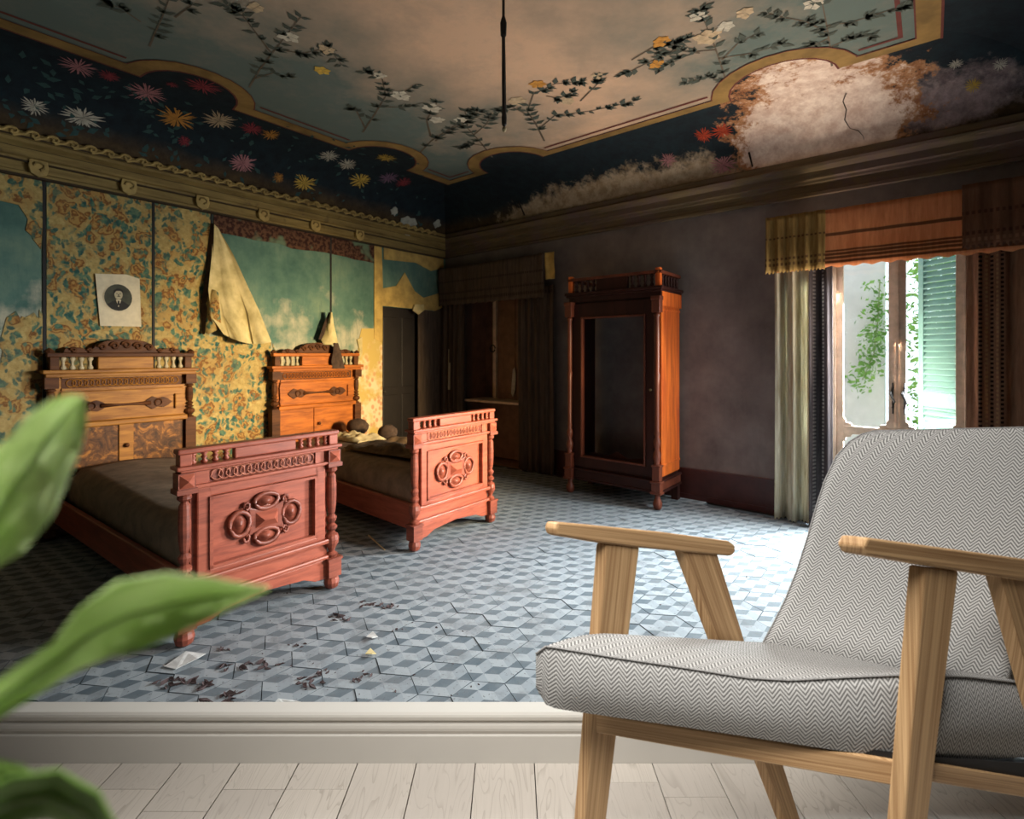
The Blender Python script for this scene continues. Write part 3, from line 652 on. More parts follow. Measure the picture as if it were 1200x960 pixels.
# bare plaster patch where the corner cornice has flaked, and wall cracks
mb = MB(); P0 = rp(.165, .66, 3.24)
def flake(ctr, ex, ey, r, n_=14):
    pts = [ctr+ex*r*random.uniform(.55, 1.1)*math.cos(2*math.pi*k/n_)+ey*r*random.uniform(.55, 1.1)*math.sin(2*math.pi*k/n_) for k in range(n_)]
    return pts
tdir = (rp(0, 1, 0)-rp(0, 0, 0)).normalized(); sdir = (rp(1, 0, 0)-rp(0, 0, 0)).normalized()
for px, py, r in ((478, 264, .20), (462, 247, .09), (512, 262, .09)):
    c, ex, ey, nn = cove_hit(px, py, True); mb.prism([p+nn*.004 for p in flake(c, ex, ey, r*.8)], nn*.01)
mb.build('plaster_flake', M['bare'], cvl)
def crack(pxs, left, w=.012):
    pts = [cove_hit(x, y, left)[0]+(cove_hit(x, y, left)[3])*.01 for x, y in pxs]; return MB().tube(pts, [w*random.uniform(.4, 1.1) for _ in pts], 4)
crack([(608, 235), (615, 252), (622, 262), (632, 270), (640, 277)], False).build('crack', M['crack'], cvb)
crack([(878, 178), (882, 195), (886, 208), (893, 220), (896, 228)], False).build('crack', M['crack'], cvb)
crack([(992, 108), (988, 118), (992, 128), (990, 140), (996, 150), (1006, 153), (1012, 160), (1014, 172)], False, .004).build('crack', M['crack'], cvb)

# ------------------------------------------------------------------ door in the left wall
d1 = struct(MB(rp).box(-.11, -.07, .50, 1.18, 0, 2.13).build('door_1', M['door_paint']), 'dark panelled door beside the second bed')
for z0, z1 in ((.15, .95), (1.05, 2.0)):
    for t0, t1 in ((.56, .80), (.88, 1.12)):
        MB(rp).box(-.07, -.058, t0, t1, z0, z1).build('panel', M['door_paint'], d1, bevel=.006)
mb = MB(); mb.ball(rp(-.035, 1.12, 1.0), .025); mb.build('door_knob', M['iron'], d1, smooth=True)
# dark patterned paper between the door and the corner, with its torn lip
sheet([(.03, 0), (.03, 2.2), (.25, 2.12), (.50, 2.13), (.56, 2.1), (.56, 0)], 'wallpaper_panel', M['curtain_dark'], wl, .014)
mb = MB(); mb.prism([rp(.03, *tw(484, 357)), rp(.06, *tw(493, 357)), rp(.09, *tw(492, 364)), rp(.06, *tw(487, 369)), rp(.03, *tw(482, 364))], rp(.02, 0, 0)-rp(0, 0, 0)); mb.build('torn_strip', M['flap'], wl)

# ------------------------------------------------------------------ niche window in the back wall, dark, with shutters
w2 = MB(rp); w2.box(.40, .45, -.42, .0, 0, 2.55); w2.box(1.55, 1.60, -.42, 0, 0, 2.55); w2.box(.40, 1.6, -.46, -.42, 0, 2.6); w2.box(.4, 1.6, -.42, -.0, 2.55, 2.6); w2.box(.4, 1.6, -.46, -.02, -.1, 0)
w2 = struct(w2.build('window_2', M['brown_paint']), 'curtained corner window niche with its shutters nearly closed')
MB(rp).box(.45, 1.55, -.42, .06, .83, .86).build('window_sill', M['window_wood'], w2, bevel=.006)
MB(rp).box(.45, 1.55, -.36, -.30, 0.02, .83).build('dado_panel', M['brown_paint'], w2)
for s0, s1 in ((.78, 1.17), (1.21, 1.54)):
    sh_ = MB(rp).box(s0, s1, -.36, -.32, .86, 2.5).build('shutter_leaf', M['brown_paint'], w2, bevel=.006)
    for z0, z1 in ((.95, 1.5), (1.58, 2.42)): MB(rp).box(s0+.05, s1-.05, -.32, -.308, z0, z1).build('panel', M['brown_paint'], sh_, bevel=.006)
mb = MB(); mb.prism([rp(1.06, -.30, z) if False else rp(s, -.300, z) for s, z in ((1.09, .90), (1.13, 1.0), (1.145, 1.2), (1.12, 1.31), (1.09, 1.28), (1.07, 1.1), (1.06, .95))], rp(0, .006, 0)-rp(0, 0, 0)); mb.build('paper_scrap', M['crumb_pale'], w2)
mb = MB(); mb.tube([rp(1.235, -.30, 1.35), rp(1.235, -.27, 1.30), rp(1.235, -.30, 1.2)], .012, 6); mb.build('latch', M['brass'], w2)
mb = MB(); mb.tube([rp(.70+.05*math.cos(q*.6), -.30, 1.58+.05*math.sin(q*.6)) for q in range(11)], .012, 5); mb.build('shutter_knob', M['iron'], w2)
MB(rp).box(.70, .76, -.38, -.30, .86, 2.5).build('window_jamb', M['window_wood'], w2, bevel=.005)

# ------------------------------------------------------------------ curtains
def drape(name, mat, s0, s1, z0, z1, t, folds, amp, label, cat, top_t=None, hem=.02, mats2=None, n_=60, group=None, flare=0, seed=1):
    rnd = random.Random(seed); ph = [rnd.uniform(0, 6.28) for _ in range(4)]
    def pt(u, z, off):
        f = (z-z0)/(z1-z0); k = .35+.65*(1-f) if flare else 1
        s = s0+(s1-s0)*u+flare*(u-.5)*(1-f)
        tt = t+amp*k*(math.sin(2*math.pi*folds*u+ph[0])+.35*math.sin(2*math.pi*folds*2.3*u+ph[1]+1.4*f))+.01*math.sin(5*f+ph[2])+off
        return rp(s, max(.035, tt), z)
    rows_z = [z0+(z1-z0)*k/12 for k in range(13)]
    mb = MB(); A_ = [[pt(u/n_, z+(hem*math.sin(u*1.7+ph[3])*.5 if z == z0 else 0), 0) for u in range(n_+1)] for z in rows_z]
    B_ = [[pt(u/n_, z+(hem*math.sin(u*1.7+ph[3])*.5 if z == z0 else 0), .006) for u in range(n_+1)] for z in rows_z]
    mb.grid(A_); mb.grid(B_)
    for g in (0, -1): mb.grid([A_[g], B_[g]]); mb.grid([[r[g] for r in A_], [r[g] for r in B_]])
    if mats2:
        for i, f in enumerate(mb.f):
            c = sum((mb.v[q] for q in f), Vector())/len(f); 
            if mats2(inv(c), c.z): mb.m[i] = 1
    o = mb.build(name, mat, smooth=True)
    return tag(o, label, cat, group)
drape('curtain', [M['curtain_white'], M['curtain_grey']], 4.62, 5.08, .012, 2.60, .15, 3.2, .05, 'dusty white and grey curtain left of the garden window', 'curtain', mats2=lambda st_, z: st_[0] > 4.90, seed=3)
drape('curtain', [M['curtain_brown'], M['curtain_white']], 5.96, 6.50, .012, 2.60, .13, 4.5, .022, 'brown lace curtain right of the garden window', 'curtain', seed=5)
val = drape('valance', M['valance'], 4.60, 6.53, 2.235, 2.72, .255, 7, .006, 'orange brown striped valance across the garden window', 'valance', seed=6)
drape('valance_tail', M['valance_olive'], 4.57, 5.04, 2.22, 2.72, .30, 4.5, .010, 'olive fringed cloth hanging over the left end of the valance', 'valance', seed=8)
drape('valance_tail', M['valance_dark'], 5.93, 6.54, 2.27, 2.74, .31, 5, .006, 'dark lace cloth hanging over the right end of the valance', 'valance', seed=9)
drape('curtain', [M['curtain_dark'], M['curtain_white']], .04, .50, .012, 2.35, .11, 4.5, .03, 'dark torn curtain beside the room corner', 'curtain', mats2=lambda st_, z: (.20 < st_[0] < .25 and .9 < z < 1.42+.1*math.sin(40*st_[0])), seed=11)  # white patch stands for daylight showing through the tear
drape('curtain', M['curtain_dark'], 1.50, 2.08, .012, 2.35, .10, 5, .025, 'dark curtain hanging between the niche and the wardrobe', 'curtain', seed=12)
drape('valance', M['curtain_dark'], .05, 1.98, 2.20, 2.74, .18, 6, .007, 'dark brown valance over the corner niche window', 'valance', seed=13)
drape('valance_tail', M['ochre_strip'], 1.99, 2.13, 2.42, 2.74, .17, 1, .006, 'small yellow rag of cloth at the end of the dark valance', 'cloth', seed=14)

# ------------------------------------------------------------------ garden window
w1 = MB(rp); w1.box(5.02, 5.08, -.14, -.02, 0, 2.5); w1.box(5.96, 6.02, -.14, -.02, 0, 2.5); w1.box(5.08, 5.96, -.14, -.02, 2.42, 2.5); w1.box(5.02, 6.02, -.13, -.0, 0, .03)
w1 = struct(w1.build('window_1', M['window_wood'], bevel=.006), 'tall wooden garden window with two glazed leaves')
def leafw(s0, s1, t0, hinge):
    mb = MB(rp); st = .055
    mb.box(s0, s0+st, t0, t0+.045, .03, 2.42); mb.box(s1-st, s1, t0, t0+.045, .03, 2.42)
    for z0, z1 in ((.03, .16), (.80, .87), (2.34, 2.42)): mb.box(s0+st, s1-st, t0, t0+.045, z0, z1)
    o = mb.build('sash', M['window_wood'], w1, bevel=.005)
    MB(rp).box(s0+st, s1-st, t0+.018, t0+.024, .87, 2.34).build('pane', M['glass'], o)
    MB(rp).box(s0+st, s1-st, t0+.018, t0+.024, .16, .80).build('pane', M['glass'], o)
    # carved corners of the glazing bars
    for z, sg in ((.87, 1), (.80, -1)):
        for c_, d_ in ((s0+st, 1), (s1-st, -1)):
            m2 = MB(); m2.prism([rp(c_, t0+.008, z), rp(c_+d_*.07, t0+.008, z), rp(c_+d_*.055, t0+.008, z+sg*.025), rp(c_+d_*.02, t0+.008, z+sg*.03), rp(c_+d_*.015, t0+.008, z+sg*.06), rp(c_, t0+.008, z+sg*.07)], rp(0, .03, 0)-rp(0, 0, 0)); m2.build('corner_bracket', M['window_wood'], o)
    return o
a_ = leafw(5.08, 5.52, -.09, 0); b_ = leafw(5.53, 5.96, -.09, 1)
for o_, s in ((a_, 5.495), (b_, 5.575)):
    mb = MB(); mb.tube([rp(s, -.04, 1.22), rp(s-.015, -.02, 1.17), rp(s+.012, -.015, 1.1), rp(s, -.03, 1.05)], .011, 6); mb.tube([rp(s, -.04, 1.0), rp(s, -.04, 1.26)], .006, 5); mb.build('window_handle', M['iron'], o_)
MB(rp).box(5.515, 5.535, -.04, -.03, .05, 2.4).build('cover_strip', M['window_wood'], w1)
# the garden behind
gw = MB(rp); gw.box(2.6, 5.30, -2.75, -2.55, -.6, 4.2); struct(gw.build('wall_garden', M['garden_wall']), 'white rendered wall outside the garden window')
gg = MB(rp); gg.box(1.5, 9.5, -7, -.13, -.7, -.6); struct(gg.build('ground_garden', M['garden_ground']))
def shrub(name, label, centres, n_, parent=None, size=.07, mat='garden_leaf'):
    root = thing(name, label, 'shrub', centres[0][0].copy())
    root.location.z = -.6
    tr = MB(); tr.tube([Vector((root.location.x, root.location.y, -.6)), centres[0][0]], [.05, .02], 6); tr.build('trunk', M['stem'], root)
    mb = MB()
    for k in range(n_):
        c, r = random.choice(centres); p = c+Vector((random.gauss(0, r*.5), random.gauss(0, r*.5), random.gauss(0, r*.5)))
        a = Vector((random.uniform(-1, 1), random.uniform(-1, 1), random.uniform(-1, 1))).normalized(); b = a.orthogonal().normalized()
        if inv(p)[0] < 5.48 or (inv(p)[0] < 5.6 and size > .1): continue
        l = size*random.uniform(.6, 1.3); mb.face([p, p+a*l*.5+b*l*.3, p+a*l, p+a*l*.5-b*l*.3])
    mb.build('foliage', M[mat], root, kind='stuff'); return root
shrub('garden_shrub', 'sunlit green shrub outside the right window leaf', [(rp(5.85, -2.3, z), .42) for z in (.4, 1., 1.6, 2.2, 2.7)]+[(rp(6.3, -2.7, z), .5) for z in (.6, 1.4, 2.2)], 5200)
shrub('garden_shrub', 'pale green hedge bush further back in the garden', [(rp(s_, -5.2, z), .9) for s_ in (5.6, 6.8, 8.0) for z in (.3, 1.3, 2.3, 3.2)], 5200, size=.13)
cr = thing('creeper', 'green creeper hanging on the white garden wall', 'plant', rp(5.2, -2.4, 1.2))
mb = MB(); mb.tube([rp(5.26, -2.40, 2.4), rp(5.24, -2.40, 1.9), rp(5.2, -2.40, 1.5), rp(5.08, -2.40, 1.18)], .008, 5); mb.build('stem', M['stem'], cr)
mb = MB()
for k in range(620):
    f = random.random(); q = [rp(5.26, -2.40, 2.3), rp(5.25, -2.40, 1.8), rp(5.22, -2.40, 1.5), rp(5.04, -2.40, 1.12)]; i = min(2, int(f*3)); g = f*3-i
    p = q[i].lerp(q[i+1], g)+Vector((random.gauss(0, .10), random.gauss(0, .03), random.gauss(0, .10)))
    a = Vector((random.uniform(-1, 1), random.uniform(-1, 1), random.uniform(-1, 1))).normalized(); b = a.orthogonal().normalized(); l = random.uniform(.04, .09)
    if inv(p)[1] < -2.46 or inv(p)[0] > 5.40: continue
    mb.face([p, p+a*l*.5+b*l*.3, p+a*l, p+a*l*.5-b*l*.3])
mb.build('foliage', M['garden_leaf'], cr, kind='stuff')
# green louvred shutter standing open outside the right leaf
sroot = thing('louvred_shutter', 'open green louvred shutter outside the right window leaf', 'shutter', rp(5.97, -.2, 0))
# swings outwards from the right jamb
s0v, s1v = rp(6.0, -.17), rp(5.69, -.49)
dv = (s1v-s0v); dl = dv.length; du = dv.normalized(); dn = Vector((-du.y, du.x, 0))
def sp(a, b, z): return s0v+du*a+dn*b+Vector((0, 0, z))
mb = MB(sp); mb.box(0, .05, 0, .04, .05, 2.45); mb.box(dl-.05, dl, 0, .04, .05, 2.45)
for z0, z1 in ((.05, .16), (1.05, 1.17), (2.35, 2.45)): mb.box(.05, dl-.05, 0, .04, z0, z1)
mb.build('shutter_frame', M['shutter_green'], sroot)
for k in range(44):
    z = .18+k*.0495
    if 1.03 < z < 1.17: continue
    m2 = MB(); m2.hexa([sp(.05, .0, z+.044), sp(dl-.05, 0, z+.044), sp(dl-.05, .008, z+.050), sp(.05, .008, z+.050), sp(.05, .034, z), sp(dl-.05, .034, z), sp(dl-.05, .04, z+.008), sp(.05, .04, z+.008)])
    m2.build('slat', M['shutter_green'], sroot)
mb = MB(sp); mb.tube([sp(.35, -.01, 2.2), sp(.35, -.01, 1.9)], .012, 6); mb.build('shutter_bolt', M['iron'], sroot)

# ------------------------------------------------------------------ torn sheet of wallpaper on the left wall
fr = thing('peeled_wallpaper', 'big peeled flap of wallpaper drooping from the left wall', 'wallpaper', rp(.02, *tw(280, 400)))
L_ = [(250, 262), (248, 300), (244, 340), (248, 372), (262, 392)]; R_ = [(256, 268), (274, 300), (290, 335), (304, 365), (318, 401)]
rows = []
for i, (a, b) in enumerate(zip(L_, R_)):
    row = []
    for k in range(9):
        f = k/8; x_ = a[0]+(b[0]-a[0])*f; y_ = a[1]+(b[1]-a[1])*f+(6*math.sin(f*math.pi) if i == 4 else 0)
        s = .04+.24*(i/4)*(.12+.5*math.sin(f*6.5+.5*i+.4)**2+.3*math.sin(f*13+i)**2*f)+.02*i/4; row.append(rp(s, *tw(x_, y_, s)))
    rows.append(row)
mb = MB(); mb.grid(rows); mb.grid([[p+Vector((.003, -.003, 0)) for p in r] for r in rows]); mb.build('paper_back', M['flap'], fr, smooth=True)
rows = [[rp(.02+.06*g, *tw(x0+(x1-x0)*g, y_, .02+.06*g)) for g in (0, .5, 1)] for x0, x1, y_ in ((247, 251, 262), (243, 250, 300), (239, 247, 335), (235, 243, 360), (237, 240, 392))]
mb = MB(); mb.grid(rows); mb.build('paper_edge', M['rag'], fr, smooth=True)
rows = [[rp(s, *tw(x_, y_, s)) for x_, y_, s in r] for r in ([(245, 338, .05), (252, 340, .16), (256, 343, .13)], [(241, 356, .06), (248, 358, .17), (258, 366, .11)], [(240, 375, .06), (250, 380, .15), (260, 384, .1)], [(240, 390, .06), (244, 392, .10), (252, 388, .1)])]
mb = MB(); mb.grid(rows); mb.build('paper_curl', M['floral'], fr, smooth=True)

# ------------------------------------------------------------------ portrait print
pr = thing('portrait_print', 'unframed sepia portrait print pinned above the first bed', 'picture', rp(.02, *tw(137, 384)))
pts = [tw(111, 321), (tw(148, 321)[0], tw(148, 322)[1]), tw(163, 327), tw(165, 383), tw(117, 382)]
mb = MB(); mb.prism([rp(.022, *p) for i, p in enumerate(pts)], rp(.003, 0, 0)-rp(0, 0, 0)); mb.build('print_sheet', M['paper'], pr)
oc = tw(138, 349); Yp = 4.6
tq = .026-.029
def ell(rx, ry, s, dt=0, dz=0, n_=24): return [rp(s, oc[0]-dt-rx*math.cos(2*math.pi*k/n_), oc[1]+dz+ry*math.sin(2*math.pi*k/n_)) for k in range(n_)]
dS = rp(.0015, 0, 0)-rp(0, 0, 0)
MB().prism(ell(.105, .118, .029), dS).build('oval_ground', M['photo_ground'], pr)
MB().prism(ell(.112, .125, .0275), dS).build('oval_rim', M['paper'], pr)
MB().prism([rp(.031, oc[0]-a, oc[1]+b) for a, b in ((-.085, -.065), (-.05, -.04), (-.02, -.025), (.02, -.025), (.05, -.04), (.085, -.065), (.05, -.10), (0, -.115), (-.05, -.10))], dS).build('suit', M['black'], pr)
MB().prism(ell(.031, .044, .033, 0, .026), dS).build('face', M['photo_skin'], pr)
MB().prism([rp(.036, oc[0]-a, oc[1]+b) for a, b in ((-.034, .030), (-.034, .062), (-.014, .078), (.014, .078), (.034, .062), (.034, .030), (.026, .052), (.01, .060), (-.018, .056))], dS).build('hair', M['black'], pr)
MB().prism([rp(.036, oc[0]-a, oc[1]+b) for a, b in ((-.016, .010), (0, .015), (.016, .010), (0, .006))], dS).build('moustache', M['black'], pr)
for e_ in (-.012, .012): MB().prism([rp(.0345, oc[0]-e_-a, oc[1]+.034+b) for a, b in ((-.008, 0), (0, .004), (.008, 0), (0, -.004))], dS).build('eye', M['black'], pr)
MB().prism([rp(.0345, oc[0]-a, oc[1]+b) for a, b in ((-.003, .03), (.003, .03), (.006, .017), (-.006, .017))], dS).build('nose', M['photo_ground'], pr)
MB().prism([rp(.0335, oc[0]-a, oc[1]+b) for a, b in ((-.02, -.02), (.02, -.02), (0, -.085))], dS).build('shirt', M['paper'], pr)
MB().prism([rp(.036, oc[0]-a, oc[1]+b) for a, b in ((-.007, -.028), (.007, -.028), (.009, -.07), (-.009, -.07))], dS).build('tie', M['black'], pr)

# ------------------------------------------------------------------ beds
TURN = [(.034, 0), (.040, .02), (.018, .04), (.024, .06), (.044, .10), (.048, .13), (.042, .165), (.018, .19), (.036, .215), (.036, .23), (.018, .25), (.028, .27), (.034, .295), (.018, .32), (.024, .34), (.030, .40), (.032, .50), (.028, .61), (.018, .63), (.036, .65), (.036, .665), (.022, .69)]
def turned(z0, z1, r): return [(a*r/.046, z0+(z1-z0)*b/.69) for a, b in TURN]
def rings(parent, T, a0, a1, z, r, x, mat, axis):
    n_ = int((a1-a0)/(r*1.25)); stp = (a1-a0)/n_
    for k in range(n_+1):
        c = a0+k*stp
        pth = [T(x, c+r*math.cos(q*math.pi/6), z+r*math.sin(q*math.pi/6)) for q in range(12)]
        MB().tube(pth, r*.14, 4, True).build('lattice_ring', mat, parent)
def cartouche(parent, T, x, c, z, w, h, mat):
    d = lambda a, b, o=0: T(x+o, c+a*w, z+b*h)
    mb = MB(); base = [(-.52, -.42), (-.3, -.32), (0, -.40), (.3, -.32), (.52, -.42), (.44, 0), (.52, .42), (.3, .32), (0, .40), (-.3, .32), (-.52, .42), (-.44, 0)]
    mb.prism([d(a, b) for a, b in base], T(x+.022, c, z)-T(x, c, z)); o = mb.build('cartouche', mat, parent, bevel=.006)
    mb = MB(); q = [d(-.32, -.22, .022), d(.32, -.22, .022), d(.32, .22, .022), d(-.32, .22, .022)]; e = [d(-.14, .0, .06), d(.14, .0, .06)]
    n_ = mb.add(q+e)
    for f in ((0, 1, 5, 4), (1, 2, 5), (2, 3, 4, 5), (3, 0, 4)): mb.fc([n_+i for i in f])
    mb.build('diamond_boss', M['mahogany'], o)
    for a, b, ra, rb in ((-.74, 0, .27, .34), (.74, 0, .27, .34), (0, .50, .34, .22), (0, -.50, .34, .22)):
        mb = MB(); mb.tube([d(a+ra*math.cos(k*math.pi/7), b+rb*math.sin(k*math.pi/7), .016) for k in range(14)], .014*h/.2, 6, True)
        mb.prism([d(a+ra*.85*math.cos(k*math.pi/6), b+rb*.85*math.sin(k*math.pi/6), 0) for k in range(12)], T(x+.012, c, z)-T(x, c, z))
        mb.grid([[d(a+ra*.6*g*math.cos(k*math.pi/5), b+rb*.6*g*math.sin(k*math.pi/5), .03*(1-g*g)+.004) for k in range(11)] for g in (1, .7, .4, .02)])
        mb.build('scroll_rosette', mat, o, smooth=True)
    for a, b in ((-.55, .42), (.55, .42), (-.55, -.42), (.55, -.42)):
        sg = 1 if b > 0 else -1; sa = 1 if a > 0 else -1
        mb = MB(); mb.tube([d(a+sa*.10*math.cos(k*.8)*(1-k*.09), b+sg*.16*math.sin(k*.8)*(1-k*.09), .016) for k in range(8)], .009, 5); mb.build('scroll', mat, o, smooth=True)
def bed(label, h0, h1, f0, f1, Ls, HZ, MF, MH, group, plate_gold, s_off=.03):
    hw0 = (h0+h1)/2; root = thing('carved_bed', label, 'bed', rp(s_off, hw0, 0), group)
    T = rp; zs = HZ/1.5
    # --- headboard
    s0 = s_off+.03; w = h1-h0
    hb = MB(T).box(s0, s0+.03, h0+.05, h1-.05, .15, 1.36*zs).build('headboard', MH, root)
    mb = MB(T); mb.box(s0-.02, s0+.11, h0-.03, h1+.03, 1.34*zs, 1.37*zs); mb.box(s0-.01, s0+.09, h0-.01, h1+.01, 1.31*zs, 1.34*zs); mb.build('cornice_rail', MH, hb, bevel=.006)
    MB(T).box(s0, s0+.075, h0+.0, h1-.0, 1.475*zs, 1.51*zs).build('top_rail', M['dark_walnut'] if plate_gold else MH, hb, bevel=.006)
    MB(T).box(s0+.01, s0+.06, hw0-.19*w, hw0+.19*w, 1.37*zs, 1.475*zs).build('gallery_block', MH, hb, bevel=.006)
    for e in (h0+.02, h1-.08): MB(T).box(s0+.0, s0+.07, e, e+.06, 1.37*zs, 1.475*zs).build('gallery_block', M['dark_walnut'], hb, bevel=.004)
    for sd in (-1, 1):
        for k in range(4):
            c = hw0+sd*(.235+.055*k)*w
            MB(T).lathe(s0+.035, c, [(.018, 1.37*zs), (.024, 1.385*zs), (.011, 1.41*zs), (.011, 1.435*zs), (.024, 1.46*zs), (.018, 1.475*zs)], 8).build('spindle', M['pale_spindle'], hb, smooth=True)
    for z0, z1 in ((1.195, 1.215), (1.30, 1.315)): MB(T).box(s0+.03, s0+.045, h0+.1, h1-.1, z0*zs, z1*zs).build('frieze_bead', MH, hb)
    MB(T).box(s0+.03, s0+.034, h0+.1, h1-.1, 1.215*zs, 1.30*zs).build('frieze_ground', M['dark_walnut'], hb)
    rings(hb, T, h0+.16, h1-.16, 1.258*zs, .032*zs, s0+.038, MH, 't')
    # drawer-like frame
    mb = MB(T); mb.box(s0+.03, s0+.055, h0+.09, h1-.09, 1.13*zs, 1.19*zs); mb.box(s0+.03, s0+.055, h0+.09, h1-.09, .93*zs, .985*zs); mb.box(s0+.03, s0+.055, h0+.09, h0+.16, .985*zs, 1.13*zs); mb.box(s0+.03, s0+.055, h1-.16, h1-.09, .985*zs, 1.13*zs); mb.build('frame', MH, hb, bevel=.008)
    MB(T).box(s0+.03, s0+.085, h0+.06, h1-.06, .885*zs, .93*zs).build('ledge', MH, hb, bevel=.010)
    orn = MB(); zc_ = 1.058*zs
    orn.tube([T(s0+.045, hw0-.17*w, zc_), T(s0+.05, hw0-.05*w, zc_), T(s0+.05, hw0+.05*w, zc_), T(s0+.045, hw0+.17*w, zc_)], [.022, .012, .012, .022], 6)
    oo = orn.build('long_ornament', M['dark_walnut'], hb, smooth=True)
    for sd in (-1, 1):
        c = hw0+sd*.23*w
        m2 = MB(); m2.prism([T(s0+.032, c+a*.115*w/1.1, zc_+b*.06) for a, b in ((-1, 0), (-.7, .5), (-.35, .8), (0, .6), (.4, .95), (.8, .45), (1, 0), (.8, -.45), (.4, -.95), (0, -.6), (-.35, -.8), (-.7, -.5))], T(.015, 0, 0)-T(0, 0, 0))
        m2.tube([T(s0+.052, c+.03*math.cos(k*.57), zc_+.03*math.sin(k*.57)) for k in range(11)], .008, 5, True)
        m2.build('scroll_rosette', M['dark_walnut'], oo)
    # lower field: two burl panels, centre stile
    for a, b in ((h0+.08, hw0-.05*w), (hw0+.05*w, h1-.08)): MB(T).box(s0+.03, s0+.036, a, b, .2, .88*zs).build('burl_panel', M['burl'] if plate_gold else MH, hb)
    MB(T).box(s0+.03, s0+.05, hw0-.05*w, hw0+.05*w, .2, .885*zs).build('stile', MH, hb, bevel=.004)
    mb = MB(); mb.ball(T(s0+.07, hw0+.0, .70*zs), .02); mb.tube([T(s0+.05, hw0, .70*zs), T(s0+.07, hw0, .7*zs)], .009); mb.build('knob', M['dark_walnut'], hb, smooth=True)
    for e in (h0+.03, h1-.03):
        mb = MB(T); mb.box(s0-.02, s0+.08, e-.045, e+.045, .09, .90*zs); mb.lathe(s0+.03, e, [(.03, 0), (.05, .03), (.05, .07), (.03, .09)], 10)
        mb.lathe(s0+.04, e, turned(.90*zs, 1.22*zs, .045), 10); mb.box(s0-.01, s0+.09, e-.045, e+.045, 1.22*zs, 1.31*zs); mb.build('post', M['dark_walnut'], hb)
        mb = MB(T); mb.lathe(s0+.035, e+(.01 if e > hw0 else -.01), [(.03, 1.51*zs), (.036, 1.525*zs), (.018, 1.54*zs), (.004, 1.55*zs)], 8); mb.build('finial', M['dark_walnut'], hb)
    # crest carving
    cz = 1.51*zs; mb = MB()
    out = [(-.40, 0), (-.39, .035), (-.33, .05), (-.27, .035), (-.22, .035), (-.19, .075), (-.13, .105), (-.06, .118), (0, .122), (.06, .118), (.13, .105), (.19, .075), (.22, .035), (.27, .035), (.33, .05), (.39, .035), (.40, 0)]
    mb.prism([T(s0+.02, hw0+a*w, cz+b) for a, b in out], T(.02, 0, 0)-T(0, 0, 0)); cr_ = mb.build('crest', M['dark_walnut'], hb, bevel=.004)
    for a, b, r in ((-.34, .022, .022), (-.24, .02, .018), (-.16, .05, .03), (-.08, .06, .034), (0, .07, .036), (.08, .06, .034), (.16, .05, .03), (.24, .02, .018), (.34, .022, .022)):
        m2 = MB(); m2.tube([T(s0+.045, hw0+a*w+r*math.cos(k*.66)*(1-k*.06), cz+b+r*math.sin(k*.66)*(1-k*.06)) for k in range(12)], .011, 5); m2.build('scroll', M['dark_walnut'], cr_, smooth=True)
    # --- footboard
    S = s_off+Ls; fw = f1-f0; fc = (f0+f1)/2
    fb = MB(T).box(S-.035, S-.01, f0+.05, f1-.05, .20, .90).build('footboard', MF, root)
    arch = [(f0+.05, .075), (f0+.14, .08), (f0+.22, .115), (fc, .135), (f1-.22, .115), (f1-.14, .08), (f1-.05, .075), (f1-.05, .20), (f0+.05, .20)]
    mb = MB(); mb.prism([T(S-.035, a, b) for a, b in arch], T(.045, 0, 0)-T(0, 0, 0)); mb.build('bottom_rail', MF, fb, bevel=.004)
    mb = MB(T); mb.box(S-.01, S+.022, f0+.05, f1-.05, .20, .225); mb.box(S-.01, S+.03, f0+.05, f1-.05, .30, .33); mb.build('rail_moulding', MF, fb, bevel=.009)
    mb = MB(T); a0, a1, z0, z1 = f0+.075, f1-.075, .33, .80
    mb.box(S-.01, S+.018, a0, a0+.06, z0, z1); mb.box(S-.01, S+.018, a1-.06, a1, z0, z1); mb.box(S-.01, S+.018, a0+.06, a1-.06, z1-.055, z1); mb.box(S-.01, S+.018, a0+.06, a1-.06, z0, z0+.03); mb.build('panel_frame', MF, fb, bevel=.008)
    mb = MB(T); b0, b1, y0, y1 = a0+.06, a1-.06, z0+.03, z1-.055
    mb.box(S-.01, S+.028, b0, b0+.018, y0, y1); mb.box(S-.01, S+.028, b1-.018, b1, y0, y1); mb.box(S-.01, S+.028, b0, b1, y1-.016, y1); mb.box(S-.01, S+.028, b0, b1, y0, y0+.018); mb.build('panel_moulding', MF, fb, bevel=.006)
    cartouche(fb, T, S-.010, fc, .555, .21*fw/.92, .20, M['mahogany_dark'])  # darker wood paints shade into the carved rosettes and cartouche
    mb = MB(T); mb.box(S-.05, S+.035, f0-.005, f1+.005, .80, .82); mb.box(S-.06, S+.05, f0-.03, f1+.03, .905, .925); mb.box(S-.05, S+.035, f0-.01, f1+.01, .89, .905); mb.build('cornice_rail', MF, fb, bevel=.006)
    MB(T).box(S-.01, S-.004, f0+.07, f1-.07, .82, .89).build('frieze_ground', M['mahogany_dark'], fb)
    MB(T).box(S-.008, S+.008, f0+.06, f0+.14, .82, .89).build('frieze_block', MF, fb); MB(T).box(S-.008, S+.008, f1-.14, f1-.06, .82, .89).build('frieze_block', MF, fb)
    rings(fb, T, f0+.18, f1-.18, .855, .030, S+.003, M['mahogany_light'], 't')
    MB(T).box(S-.045, S+.03, f0-.02, f1+.02, .985, 1.012).build('top_rail', MF, fb, bevel=.008)
    MB(T).box(S-.03, S+.012, fc-.20*fw, fc+.20*fw, .925, .985).build('gallery_block', MF, fb, bevel=.006)
    for e in (f0-.01, f1-.05): MB(T).box(S-.04, S+.025, e, e+.06, .925, .985).build('gallery_block', MF, fb, bevel=.004)
